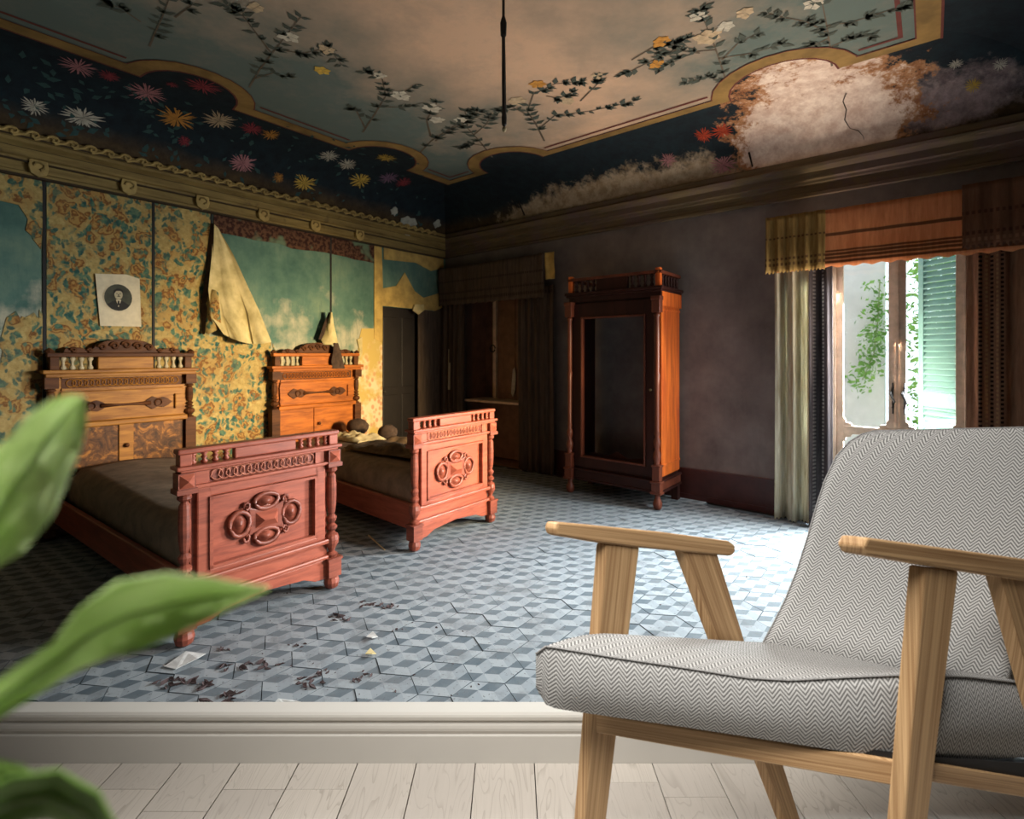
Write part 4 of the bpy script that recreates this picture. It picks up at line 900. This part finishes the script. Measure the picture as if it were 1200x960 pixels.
    for sd in (-1, 1):
        for k in range(4):
            c = fc+sd*(.245+.062*k)*fw
            mb = MB(T); mb.lathe(S-.008, c, [(.012, .925), (.02, .935), (.009, .945), (.018, .957), (.009, .968), (.02, .977), (.012, .985)], 8); mb.build('spindle', MF, fb, smooth=True)
    for e in (f0+.02, f1-.02):
        mb = MB(T); mb.lathe(S, e, [(.02, 0), (.042, .015), (.05, .045), (.042, .075), (.025, .09)], 12); mb.box(S-.045, S+.045, e-.045, e+.045, .085, .20); mb.box(S-.052, S+.052, e-.052, e+.052, .19, .205)
        mb.lathe(S, e, turned(.205, .79, .046), 12); mb.box(S-.05, S+.05, e-.05, e+.05, .785, .81); mb.box(S-.04, S+.04, e-.042, e+.042, .81, .89); po = mb.build('post', M['mahogany_dark'], fb)
        pts = [T(S+.04, e-.036, .815), T(S+.04, e+.036, .815), T(S+.04, e+.036, .885), T(S+.04, e-.036, .885)]; m2 = MB(); b = m2.add(pts+[T(S+.065, e, .85)])
        for f in ((0, 1, 4), (1, 2, 4), (2, 3, 4), (3, 0, 4)): m2.fc([b+i for i in f])
        m2.build('diamond_boss', MF, po)
    # --- side rails
    for ha, fa in ((h0+.06, f0+.05), (h1-.06, f1-.05)):
        mb = MB(); mb.hexa([T(s0+.05, ha-.018, .14), T(S-.03, fa-.018, .14), T(S-.03, fa+.018, .14), T(s0+.05, ha+.018, .14), T(s0+.05, ha-.018, .34), T(S-.03, fa-.018, .34), T(S-.03, fa+.018, .34), T(s0+.05, ha+.018, .34)])
        mb.build('side_rail', MF, root, bevel=.006)
    # slatted base, seen edge-on at most
    mb = MB(); mb.hexa([T(s0+.06, h0+.10, .26), T(S-.05, f0+.09, .26), T(S-.05, f1-.09, .26), T(s0+.06, h1-.10, .26), T(s0+.06, h0+.10, .28), T(S-.05, f0+.09, .28), T(S-.05, f1-.09, .28), T(s0+.06, h1-.10, .28)]); mb.build('bed_base', M['dark_walnut'], root)
    return root
def mattress(label, h0, h1, f0, f1, sa, sb, z0, z1, seed):
    rnd = random.Random(seed); NU, NV = 22, 14; rows = []
    ph = [rnd.uniform(0, 6.28) for _ in range(4)]
    def side(u, v):
        a = h0+(f0-h0)*u; b = h1+(f1-h1)*u; return rp(sa+(sb-sa)*u, a+(b-a)*v, 0)
    top = []
    for i in range(NU+1):
        u = i/NU; r = []
        for j in range(NV+1):
            v = j/NV; ed = min(u, 1-u)*(sb-sa); ev = min(v, 1-v)*(h1-h0); e = min(1, min(ed, ev)/.10); rd = math.sqrt(max(0, 1-(1-e)**2))
            z = z1-.07+.07*rd+.018*math.sin(5*u+ph[0])*math.sin(4*v+ph[1])+.02*math.sin(math.pi*v)
            r.append(side(u, v)+Vector((0, 0, z)))
        top.append(r)
    mb = MB(); mb.grid(top)
    edge = [top[i][0] for i in range(NU+1)]+[top[NU][j] for j in range(1, NV+1)]+[top[i][NV] for i in range(NU-1, -1, -1)]+[top[0][j] for j in range(NV-1, 0, -1)]
    bot = [Vector((p.x, p.y, z0)) for p in edge]; mid = [Vector((p.x, p.y, (p.z+z0)/2)) for p in edge]
    mb.grid([edge, mid, bot], close=True); mb.face(bot)
    o = mb.build('mattress', M['mattress'], smooth=True); return tag(o, label, 'mattress')
bed('carved bed in front of the portrait, with a rosy footboard and a golden headboard', 3.545, 4.645, 3.60, 4.51, 2.66, 1.5, M['mahogany'], M['walnut'], 'pair of carved beds', True)
mattress('bare brown mattress on the bed below the portrait', 3.66, 4.52, 3.68, 4.44, .16, 2.62, .282, .56, 1)
bed('carved bed beside the dark door, with a rag lying over its mattress', 1.63, 2.75, 1.93, 2.87, 2.59, 1.5, M['mahogany'], M['orange_walnut'], 'pair of carved beds', False)
mattress('brown mattress under the crumpled blanket on the bed by the door', 1.75, 2.64, 2.01, 2.79, .16, 2.55, .282, .54, 2)
# blanket and rags on the second bed
def rumple(name, label, cat, c_s, c_t, rs, rt, z, hgt, mat, seed):
    rnd = random.Random(seed); ph = [rnd.uniform(0, 6.28) for _ in range(6)]; rows = []; NB = 26
    for i in range(NB+1):
        r = []
        for j in range(NB+1):
            u, v = i/NB*2-1, j/NB*2-1; a = math.sqrt(u*u+v*v); k = 1+.12*math.sin(3*math.atan2(v, u)+ph[0])
            fall = max(0, 1-max(abs(u), abs(v))**6)
            z_ = z+fall*(hgt*(.35+.3*math.sin(6*u+ph[1]+2*v)+.25*math.sin(9*v+ph[2]+3*u)+.2*math.sin(14*u+ph[3]))+.02)
            r.append(rp(c_s+rs*u*k, c_t+rt*v*k, max(z, z_)))
        rows.append(r)
    mb = MB(); mb.grid(rows); e = [[Vector((p.x, p.y, z-.004)) for p in r] for r in rows]; mb.grid(e)
    for g in (0, -1): mb.grid([rows[g], e[g]]); mb.grid([[r[g] for r in rows], [r[g] for r in e]])
    return tag(mb.build(name, mat, smooth=True), label, cat)
rumple('crumpled_blanket', 'crumpled brown blanket lying across the mattress by the door', 'blanket', 1.80, 2.22, .57, .30, .588, .07, M['blanket'], 4)
rumple('cream_rag', 'pale yellowish rag behind the blanket at the head of the bed', 'rag', .78, 2.14, .29, .16, .588, .05, M['cream_rag'], 5)
def bundle(label, s, t, r, seed):
    random.seed(seed); mb = MB(); mb.ball(rp(s, t, .55+r*.75), r, r*.8, r*.75, 14, 9, .07); return tag(mb.build('rag_bundle', M['rag'], smooth=True), label, 'bundle')
bundle('taller dark rag bundle against the orange headboard by the door', .42, 1.86, .13, 3)
bundle('lower dark rag bundle lying before the taller bundle on the bed', .95, 1.82, .11, 4)
random.seed(21)
# cloth strip hanging on the second bed's crest
hs = thing('hanging_cloth', 'long torn cloth strip hanging over the crest of the headboard by the door', 'cloth', rp(.17, *tw(388, 430)))
def clothstrip(name, rows, mat): mb = MB(); mb.grid(rows); mb.grid([[p+(rp(.006, 0, 0)-rp(0, 0, 0)) for p in r] for r in rows]); mb.build(name, mat, hs, smooth=True)
clothstrip('paper_edge', [[rp(s, *tw(x_, y_, s)) for x_, s in ((a, .10), ((a+b)/2, .17), (b, .12))] for a, b, y_ in ((386.5, 389, 366), (383, 391, 380), (376, 395, 398), (379, 396, 404))], M['flap'])
clothstrip('dark_rag', [[rp(s, *tw(x_, y_, s)) for x_, s in ((a, .17), ((a+b)/2, .20), (b, .17))] for a, b, y_ in ((391, 396, 402), (390, 399, 412), (388, 402, 424), (390, 404, 432))], M['rag'])
clothstrip('cord', [[rp(s, *tw(x_, y_, s)) for x_, s in ((a, .09), (b, .11))] for a, b, y_ in ((385, 387, 366), (379, 383, 380), (373, 378, 398))], M['rag'])

# ------------------------------------------------------------------ wardrobe
wa0, wa1, wt0, wt1 = 2.60, 3.68, .06, .60
wd = thing('wardrobe', 'tall reddish wardrobe with an empty door frame against the mauve wall', 'wardrobe', rp((wa0+wa1)/2, .33, 0))
D, S_, C_ = M['cherry_dark'], M['cherry'], M['cherry_mid']  # the front's shade and the side's light are put into these wood tones
MB(rp).box(wa1-.04, wa1-.015, wt0, wt1-.06, .30, 2.06).build('side_panel', S_, wd)
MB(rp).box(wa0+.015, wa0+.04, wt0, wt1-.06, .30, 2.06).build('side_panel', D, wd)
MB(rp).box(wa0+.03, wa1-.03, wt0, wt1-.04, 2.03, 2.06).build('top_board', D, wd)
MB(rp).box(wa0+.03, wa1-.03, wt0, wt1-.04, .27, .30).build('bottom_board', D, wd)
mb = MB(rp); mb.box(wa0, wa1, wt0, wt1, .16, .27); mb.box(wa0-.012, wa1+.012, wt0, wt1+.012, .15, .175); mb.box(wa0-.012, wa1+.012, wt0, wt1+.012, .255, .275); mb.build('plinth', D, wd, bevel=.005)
mb = MB(rp); mb.box(wa1, wa1+.005, wt0+.02, wt1-.02, .18, .25); mb.build('plinth_side', C_, wd)
MB(rp).box(wa1-.03, wa1-.005, wt0, wt1-.03, .40, .42).build('side_moulding', S_, wd, bevel=.005)
MB(rp).box(wa1-.03, wa1-.005, wt0, wt1-.03, 1.93, 1.95).build('side_moulding', S_, wd, bevel=.005)
mb = MB(rp); mb.box(wa0, wa1, wt0, wt1-.02, 2.06, 2.13); mb.box(wa0-.03, wa1+.03, wt0, wt1+.03, 2.13, 2.16); mb.box(wa0-.015, wa1+.015, wt0, wt1+.015, 2.11, 2.13); mb.build('cornice', D, wd, bevel=.006)
mb = MB(rp); mb.box(wa1-.0, wa1+.008, wt0, wt1-.03, 1.97, 2.11); mb.build('side_frieze', S_, wd)
ga = MB(rp); ga.box(wa0+.0, wa1, wt1-.05, wt1, 2.285, 2.315); ga.box(wa1-.05, wa1, wt0, wt1, 2.285, 2.315); ga.box(wa0, wa0+.05, wt0, wt1, 2.285, 2.315); ga = ga.build('gallery', C_, wd, bevel=.006)
MB(rp).box(wa0+.36, wa1-.36, wt1-.045, wt1-.005, 2.16, 2.285).build('gallery_block', D, ga)
for a, b in ((wa0+.005, wt1-.03), (wa1-.055, wt1-.03)): MB(rp).box(a, a+.05, b-.025, b+.03, 2.16, 2.34).build('gallery_block', S_, ga, bevel=.005)
sp_ = [(.014, 2.16), (.022, 2.18), (.010, 2.20), (.020, 2.225), (.010, 2.25), (.022, 2.27), (.014, 2.285)]
for k in range(4):
    for c in (wa0+.10+.07*k, wa1-.10-.07*k): MB(rp).lathe(c, wt1-.025, sp_, 8).build('spindle', D, ga, smooth=True)
for k in range(6): MB(rp).lathe(wa1-.025, wt0+.06+.075*k, sp_, 8).build('spindle', D, ga, smooth=True)
# door frame with the glass gone
dr = MB(rp); a0, a1 = wa0+.075, wa1-.075
dr.box(a0, a0+.10, wt1-.05, wt1-.015, .30, 2.04); dr.box(a1-.10, a1, wt1-.05, wt1-.015, .30, 2.04); dr.box(a0+.1, a1-.1, wt1-.05, wt1-.015, 1.88, 2.04); dr.box(a0+.1, a1-.1, wt1-.05, wt1-.015, .30, .42)
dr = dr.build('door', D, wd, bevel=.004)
mb = MB(rp); mb.box(a0+.085, a0+.105, wt1-.06, wt1+.0, .40, 1.89); mb.box(a1-.105, a1-.085, wt1-.06, wt1, .40, 1.89); mb.box(a0+.085, a1-.085, wt1-.06, wt1, 1.875, 1.895); mb.box(a0+.085, a1-.085, wt1-.06, wt1, .395, .415); mb.build('door_moulding', M['cherry_mid'], dr, bevel=.004)
mb = MB(rp); mb.box(wa0+.05, a0, wt1-.05, wt1-.02, .30, 2.05); mb.box(a1, wa1-.05, wt1-.05, wt1-.02, .30, 2.05); mb.build('front_stile', D, wd)
mb = MB(); mb.ball(rp(a1-.03, wt1, 1.15), .014); mb.build('keyhole_plate', M['brass'], dr)
for a in (wa0+.03, wa1-.03):
    mb = MB(rp); mb.box(a-.045, a+.045, wt1-.03, wt1+.05, .16, .27); mb.box(a-.055, a+.055, wt1-.04, wt1+.06, .255, .275); mb.box(a-.038, a+.038, wt1-.03, wt1+.045, .275, .42); mb.box(a-.046, a+.046, wt1-.03, wt1+.052, .41, .43); mb.box(a-.055, a+.055, wt1-.04, wt1+.06, .15, .17)
    mb.build('column_base', C_, wd, bevel=.004)
    MB(rp).lathe(a, wt1+.012, [(.036, .43), (.024, .45), (.036, .49), (.040, .53), (.022, .58), (.032, .62), (.036, .66), (.020, .70), (.028, .73), (.022, .76), (.024, 1.2), (.030, 1.3), (.024, 1.31), (.026, 1.7), (.022, 1.85), (.032, 1.87), (.026, 1.9)], 12).build('column', C_, wd, smooth=True)
    mb = MB(rp); mb.box(a-.042, a+.042, wt1-.03, wt1+.05, 1.90, 2.06); mb.box(a-.05, a+.05, wt1-.03, wt1+.058, 2.02, 2.06); mb.build('capital', C_, wd, bevel=.005)
    mb = MB(rp); mb.lathe(a, wt1+.0, [(.03, 0), (.042, .02), (.046, .06), (.03, .10), (.024, .12), (.036, .15)], 12); mb.build('foot', C_, wd, smooth=True)
    mb = MB(rp); mb.box(a-.04, a+.03, wt0+.02, wt0+.09, 0, .15); mb.build('foot', D, wd)
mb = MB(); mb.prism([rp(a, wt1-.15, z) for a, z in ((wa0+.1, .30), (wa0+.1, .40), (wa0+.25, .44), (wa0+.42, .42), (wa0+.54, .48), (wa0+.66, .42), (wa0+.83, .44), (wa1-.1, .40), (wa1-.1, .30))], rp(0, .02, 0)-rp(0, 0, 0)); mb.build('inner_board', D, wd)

# ------------------------------------------------------------------ hanging lamp cord
lc = thing('lamp_cord', 'dark hanging lamp cord with a bare holder below the ceiling', 'lamp cord', (-.047, 3.0, H))
mb = MB(); mb.tube([Vector((-.047, 3, H)), Vector((-.047, 3, 3.34))], .008, 6); mb.build('flex', M['iron'], lc)
mb = MB(); mb.lathe(-.047, 3.0, [(.010, 3.24), (.016, 3.25), (.018, 3.32), (.010, 3.35)], 8); mb.build('sleeve', M['black'], lc)
mb = MB(); mb.tube([Vector((-.047, 3, 3.25)), Vector((-.045, 3, 3.0)), Vector((-.043, 3, 2.84))], [.010, .012, .012], 6); mb.build('rod', M['iron'], lc)
mb = MB(); mb.lathe(-.043, 3.0, [(.006, 2.75), (.013, 2.76), (.015, 2.80), (.010, 2.84)], 8); mb.build('holder', M['iron'], lc)
mb = MB(); mb.ball((-.043, 3.0, 2.735), .013, .013, .017); mb.build('holder_tip', M['pale_spindle'], lc, smooth=True)

# ------------------------------------------------------------------ debris on the tiles
def fp(px, py): Y = 640*1.5/(py-415); return Vector(((px-600)/640*Y, Y, .002))
def clump(px, py, r, name, label, mat, group, n_=5, seed=0, kind='stuff'):
    rnd = random.Random(seed*31+int(px)); c = fp(px, py); root = MB()
    for k in range(n_):
        p = c+Vector((rnd.gauss(0, r*.75), rnd.gauss(0, r*.45), 0)); q = r*rnd.uniform(.25, .55); a = rnd.uniform(0, 6.28)
        d = Vector((math.cos(a), math.sin(a), 0)); e = Vector((-d.y, d.x, 0)); h = q*rnd.uniform(.2, .6); u = Vector((0, 0, 1)); m = len(root.v)
        t = [p-d*q, p-d*q*.3+e*q*.4*rnd.uniform(.6, 1.3)+u*h, p+d*q*.4+e*q*.3, p+d*q*1.1+u*h*.6, p+d*q*.3-e*q*.4+u*h*.3, p-d*q*.5-e*q*.3*rnd.uniform(.6, 1.3)]
        b = root.add(t+[x_-Vector((0, 0, .003)) for x_ in t]); root.fc(range(b, b+6)); root.fc(range(b+6, b+12))
        for i in range(6): root.fc([b+i, b+(i+1) % 6, b+6+(i+1) % 6, b+6+i])
    return tag(root.build(name, mat), label, 'debris', group, kind)
DARK = [(207, 800, .05, 9), (237, 803, .06, 10), (262, 818, .06, 10), (288, 781, .05, 8), (315, 779, .05, 8), (362, 797, .05, 8), (376, 787, .03, 5), (431, 709, .05, 8), (455, 711, .05, 7), (392, 726, .05, 7), (350, 755, .03, 5), (420, 798, .035, 5), (428, 792, .03, 4), (463, 738, .025, 4), (261, 762, .03, 4)]
for i, (x_, y_, r, n_) in enumerate(DARK): clump(x_, y_, r, 'dirt_clump', 'small dark clump of dirt and dead leaves on the grey tiles', M['crumb'], 'dirt clumps on the tile floor', n_, i)
rn = random.Random(5)
for i in range(28):
    x_ = rn.uniform(300, 900); y_ = rn.uniform(640, 826)
    if x_ > 640 and y_ > 735: x_ -= 330
    clump(x_, y_, rn.uniform(.010, .02), 'dirt_crumb', 'tiny dark crumb scattered on the grey tiles', M['crumb'], 'dirt crumbs on the tile floor', 1, i+50, None)
def scrap(pts, label, name='paper_scrap', mat='crumb_pale'):
    mb = MB(); P = [fp(x_, y_)+Vector((0, 0, .003+.012*(k % 2))) for k, (x_, y_) in enumerate(pts)]; mb.prism(P, Vector((0, 0, .003))); return tag(mb.build(name, M[mat]), label, 'scrap')
scrap([(192, 783), (218, 768), (241, 768), (232, 776), (206, 786)], 'flat torn paper scrap by the left foot of the first footboard')
scrap([(316, 832), (326, 824), (345, 823), (353, 828), (336, 832)], 'pale torn scrap lying at the edge of the baseboard')
scrap([(429, 748), (437, 744), (443, 748), (436, 752)], 'small white plaster chip in the middle of the tiles', 'plaster_chip')
scrap([(428, 768), (434, 764), (441, 768), (436, 771)], 'small brown leaf scrap in the middle of the tiles', 'leaf_scrap', 'flap')
scrap([(505, 640), (520, 655), (516, 657), (503, 645)], 'fallen splinter of wood under the bed beside the door', 'wood_splinter', 'walnut') if False else None
tag(MB().tube([fp(432, 628), fp(451, 645)], [.008, .005], 5).build('wood_splinter', M['cream_rag']), 'pale wood splinter on the floor beneath the bed by the door', 'splinter')

# ------------------------------------------------------------------ armchair
ZF = 1.25
Wd = Vector((math.cos(R(22)), -math.sin(R(22)), 0)); Dd = Vector((math.cos(R(22)), math.sin(R(22)), 0))
F0 = Vector(((641-600)/640*ZF, ZF, 0))
def cp(w, px, py):
    P0 = F0+Wd*w; r = (px-600)/640; d = (P0.x-r*P0.y)/(r*Dd.y-Dd.x); p = P0+Dd*d
    return Vector((p.x, p.y, 1.5-(py-415)/640*p.y))
def vp(A_, B_, px, py):
    d = Vector((B_.x-A_.x, B_.y-A_.y, 0)); r = (px-600)/640; k = (A_.x-r*A_.y)/(r*d.y-d.x); p = A_+d*k
    return Vector((p.x, p.y, 1.5-(py-415)/640*p.y))
def toz0(p, q):   # continue the line p->q to the floor
    k = p.z/(p.z-q.z); return p+(q-p)*k
ch = thing('armchair', 'oak armchair upholstered in grey herringbone wool', 'armchair', (.45, 1.3, 0))
OAK = M['oak']
def leg(w, th, top_l, top_r, bot_l, bot_r):
    tl, tr_, bl, br = cp(w, *top_l), cp(w, *top_r), cp(w, *bot_l), cp(w, *bot_r)
    fl_, fr_ = toz0(tl, bl), toz0(tr_, br)
    cen = (fl_+fr_)/2; half = (fr_-fl_)/2
    if half.length < .018: half = half.normalized()*.018
    fl_, fr_ = cen-half, cen+half
    MB().prism([tl, tr_, fr_, fl_], Wd*-th, (fl_+fr_-tl-tr_)).build('leg', OAK, ch, bevel=.004)
WF, WN = .025, .60
leg(WF, .026, (711, 637), (750, 641), (685, 960), (711, 960))
leg(WF, .026, (801, 646), (841, 649), (920, 960), (938, 960))
leg(WN, .030, (1085, 664), (1124, 669), (1060, 960), (1088, 960))
leg(WN, .030, (1172, 672), (1216, 677), (1252, 960), (1294, 960))
def arm(w, th, poly): 
    mb = MB(); mb.prism([cp(w, *p) for p in poly], Wd*-th); mb.build('armrest', OAK, ch, bevel=.0045)
arm(.032, .030, [(655, 612), (700, 616), (780, 624), (855, 634), (862, 639), (862, 648), (857, 652), (800, 647), (740, 641), (700, 636), (655, 628), (652, 620)])
arm(.612, .046, [(1018, 630), (1200, 655), (1270, 665), (1278, 675), (1274, 690), (1200, 681), (1100, 665), (1018, 651), (1013, 641)])
# rails
fA, fB = cp(.03, 697, 838), cp(.575, 1062, 894)
def rail(A1, A2, B1, B2, vec, name): MB().prism([A1, B1, B2, A2], vec, B1-A1).build(name, OAK, ch, bevel=.004)
rA1 = cp(.02, 696, 836); rA2 = cp(.02, 696, 859); rB1 = cp(.575, 1072, 896); rB2 = cp(.575, 1072, 926)
rail(rA1, rA2, rB1, rB2, Dd*.028, 'front_rail')
n1, n2, n3, n4 = cp(.585, 1082, 892), cp(.585, 1250, 920), cp(.585, 1250, 943), cp(.585, 1082, 915)
MB().prism([n1, n2, n3, n4], Wd*-.025, n2-n1).build('side_rail', OAK, ch, bevel=.004)
m1, m2_, m3, m4 = cp(.02, 718, 838), cp(.02, 880, 846), cp(.02, 882, 868), cp(.02, 718, 858)
MB().prism([m1, m2_, m3, m4], Wd*.02, m2_-m1).build('side_rail', OAK, ch, bevel=.004)
r1, r2 = cp(.03, 868, 845), cp(.575, 1240, 919)
MB().prism([r1, r2, r2-Vector((0, 0, .045)), r1-Vector((0, 0, .045))], Dd*.025, r2-r1).build('rear_rail', OAK, ch, bevel=.004)
# seat cushion
FA = cp(.045, 628, 800); FB = cp(.565, 1082, 860)
def curve(pts, x):
    for (a, b), (c, d) in zip(pts, pts[1:]):
        if x <= c: return b+(d-b)*(x-a)/(c-a)
    return pts[-1][1]
PIP = [(628, 766), (632, 760), (640, 757), (725, 771), (800, 782), (875, 794), (925, 797), (980, 794), (1050, 791), (1082, 793)]
BOT = [(628, 806), (632, 818), (638, 825), (648, 830), (680, 835), (800, 852), (950, 875), (1042, 888), (1082, 893)]
NX = 40
xs = [628+(1082-628)*(k/NX) for k in range(NX+1)]
front_t = [vp(FA, FB, x_, curve(PIP, x_)) for x_ in xs]; front_b = [vp(FA, FB, x_, curve(BOT, x_)) for x_ in xs]
fn = Vector((FB.y-FA.y, -(FB.x-FA.x), 0)).normalized()
ulen = [0]
for a, b in zip(front_t, front_t[1:]): ulen.append(ulen[-1]+(b-a).length)
RA = cp(.05, 905, 756); RB = cp(.565, 1290, 812)
rear = [RA.lerp(RB, k/NX) for k in range(NX+1)]
NVf = 6; rows = []
for i in range(NVf+1):
    f = i/NVf; rows.append([front_b[k].lerp(front_t[k], f)+fn*.016*math.sin(math.pi*f)*min(1, 8*min(k/NX, 1-k/NX)+.2) for k in range(NX+1)])
hgt = .135
mb = MB(); mb.grid(rows, lambda i, j: (ulen[j], i/NVf*hgt))
NVt = 14; top = []
for i in range(NVt+1):
    f = i/NVt; r = []
    for k in range(NX+1):
        u = k/NX; p = front_t[k].lerp(rear[k], f)
        cr_ = min(1, (f*1.0)/.16); ed = min(1, min(1.1-.4*u, (1-u)*9+.3))
        p = p+Vector((0, 0, (.036*math.sin(min(1, f/.24)*math.pi/2)*ed*(1-.8*f))))
        r.append(p)
    top.append(r)
dlen = (rear[0]-front_t[0]).length
mb.grid(top, lambda i, j: (ulen[j], hgt+i/NVt*dlen))
# side faces
lr = [r[0] for r in top]; rr_ = [r[-1] for r in top]
def drop(lst, depth): return [p-Vector((0, 0, depth)) for p in lst]
hl = front_t[0].z-front_b[0].z; hr = front_t[-1].z-front_b[-1].z
nb = NVt
lb = [front_b[0].lerp(RA-Vector((0, 0, .12)), i/nb) for i in range(nb+1)]; rb = [front_b[-1].lerp(RB-Vector((0, 0, .158)), i/nb) for i in range(nb+1)]
mb.grid([lb, lr], lambda i, j: (j/nb*dlen, i*hgt))
sidn = Wd*.012; midr = [a.lerp(b, .5)+sidn for a, b in zip(rb, rr_)]
mb.grid([rb, midr, rr_], lambda i, j: (.007+j/nb*(RB-front_b[-1]).length, i/2*hgt))
mb.grid([[lb[i], rb[i]] for i in range(nb+1)])
mb.grid([[lb[-1], lr[-1]], [rb[-1], rr_[-1]]])
sb_ = MB(); k0 = [cp(.03, 720, 838), cp(.575, 1075, 893), cp(.575, 1285, 925), cp(.03, 890, 850)]; sb_.hexa([p-Vector((0, 0, .03)) for p in k0]+[p+Vector((0, 0, z_)) for p, z_ in zip(k0, (.012, .012, .055, .03))]); sb_.build('seat_base', M['black'], ch)
seat = mb.build('seat_cushion', M['herringbone'], ch, smooth=True)
mb = MB(); mb.tube([p+fn*.003+Vector((0, 0, .001)) for p in front_t], .0019, 6); mb.build('piping', M['piping'], seat, smooth=True)
mb = MB(); mb.tube([p+Wd*.003 for p in rr_], .0019, 6); mb.build('piping', M['piping'], seat, smooth=True)
mb = MB(); mb.tube([p-Wd*.001 for p in lr[:10]], .0018, 6); mb.build('piping', M['piping'], seat, smooth=True)
# backrest: far edge traced on the chair's far side, carried across to the near side
EDGE = [(884, 772), (905, 733), (920, 703), (934, 668), (946, 630), (957, 592), (967, 562), (980, 535), (995, 518), (1010, 509), (1025, 505)]
ew = [.045, .045, .045, .045, .045, .045, .046, .05, .058, .07, .088]
eF = [cp(a, *p) for a, p in zip(ew, EDGE)]
# main panel as rows along the height; each row runs across to the near edge
base = [cp(.045, *p) for p in [(884, 772), (905, 733), (920, 703), (934, 668), (946, 630), (957, 592), (967, 562), (976, 535), (983, 518), (987, 509), (990, 505)]]
rows = []; NB = 24; vl = [0]
for a, b in zip(base, base[1:]): vl.append(vl[-1]+(b-a).length)
nrm = Dd*-1
for i, (p, q) in enumerate(zip(eF, base)):
    far = p; nearp = q+Wd*.505+Vector((0, 0, .035*(i/10)))
    ins = (p-q).length
    nearp = nearp-Wd*(ew[i]-.045)
    r = []
    for k in range(NB+1):
        u = (k/NB); r.append(far.lerp(nearp, u)+Dd*.012*math.sin(math.pi*u)*math.sin(math.pi*min(1, i/10+.1)))
    rows.append(r)
mb = MB(); wl_ = .53
mb.grid(rows, lambda i, j: (j/NB*wl_, vl[i]))
bk = [[p+Dd*.055+Vector((0, 0, -.01)) for p in r] for r in rows]
mb.grid(bk, lambda i, j: (j/NB*wl_, vl[i]))
mb.grid([[r[0] for r in rows], [r[0] for r in bk]], lambda i, j: (i*.05, vl[j])); mb.grid([[r[-1] for r in rows], [r[-1] for r in bk]], lambda i, j: (i*.05, vl[j])); mb.grid([rows[-1], bk[-1]], lambda i, j: (j/NB*wl_, i*.05)); mb.grid([rows[0], bk[0]])
back = mb.build('backrest', M['herringbone'], ch, smooth=True)
mb = MB(); mb.tube([r[0] for r in rows]+[p for p in rows[-1][1:]], .0022, 6); mb.build('piping', M['piping'], back, smooth=True)

# ------------------------------------------------------------------ plant beside the camera
pl = thing('potted_plant', 'broad-leaved green plant reaching in beside the camera', 'plant', (-.46, .27, 0))
mb = MB(); mb.lathe(-.46, .27, [(.10, 0), (.13, .25), (.14, .30), (.12, .30), (.115, .27)], 18); mb.build('pot', M['pot'], pl, smooth=True)
mb = MB(); mb.lathe(-.46, .27, [(.112, .24), (.112, .272)], 16); mb.build('soil', M['soil'], pl)
mb = MB(); mb.tube([Vector((-.46, .27, .26)), Vector((-.40, .27, .8)), Vector((-.33, .27, 1.2)), Vector((-.285, .262, 1.36)), Vector((-.27, .255, 1.45))], [.012, .010, .008, .006, .004], 7); mb.build('stem', M['stem'], pl, smooth=True)
def pl3(x_, y_, Y): return Vector(((x_-600)/640*Y, Y, 1.5-(y_-415)/640*Y))
def leaf(sp_, Y0, tilt, mat, cup, root=None):
    rows = []; n_ = len(sp_); mid = []
    for i, (x_, y_, hw, dy) in enumerate(sp_):
        a = sp_[max(0, i-1)]; b = sp_[min(n_-1, i+1)]; dx, dyy = b[0]-a[0], b[1]-a[1]; L = math.hypot(dx, dyy); nx, ny = -dyy/L, dx/L
        r = []
        for k in range(-4, 5):
            f = k/4; Y = Y0+dy+cup*abs(f)**1.5+tilt*f+.004*math.sin(i*1.3+f*3); r.append(pl3(x_+nx*hw*f, y_+ny*hw*f, Y))
        rows.append(r); mid.append(r[4])
    mb = MB(); mb.grid(rows); bk = [[p+Vector((0, .0008, 0)) for p in r] for r in rows]; mb.grid(bk)
    for g in (0, -1): mb.grid([[r[g] for r in rows], [r[g] for r in bk]])
    o = mb.build('leaf', mat, pl, smooth=True)
    mb = MB(); pth = ([root] if root else [])+[p+Vector((0, -.0006, 0)) for p in mid]; mb.tube(pth, [.0022*(1-.8*i/len(pth)) for i in range(len(pth))], 5); mb.build('midrib', M['rib'], o, smooth=True)
leaf([(-40, 665, 22, .0), (-14, 622, 48, 0), (16, 575, 54, 0), (42, 540, 44, .003), (62, 508, 37, .006), (80, 484, 26, .008), (90, 472, 14, .009), (97, 466, 2, .01)], .25, .012, M['leaf'], -.006, Vector((-.283, .262, 1.36)))
leaf([(-40, 848, 16, .0), (-5, 822, 20, 0), (32, 798, 21, 0), (75, 770, 22, 0), (110, 742, 34, .003), (150, 722, 43, .006), (200, 708, 37, .01), (250, 700, 23, .012), (290, 694, 9, .014), (314, 691, 2, .016)], .25, .014, M['leaf'], -.006, Vector((-.30, .265, 1.30)))
leaf([(-60, 985, 16, .0), (-20, 955, 24, 0), (20, 938, 28, 0), (62, 932, 30, .002), (100, 950, 26, .004), (132, 985, 12, .006), (150, 1010, 2, .008)], .24, .014, M['leaf_dark'], -.006, Vector((-.31, .265, 1.26)))
leaf([(-30, 915, 10, .0), (0, 905, 14, 0), (25, 908, 10, 0), (45, 915, 2, .0)], .26, .004, M['leaf'], -.003, Vector((-.30, .265, 1.29)))
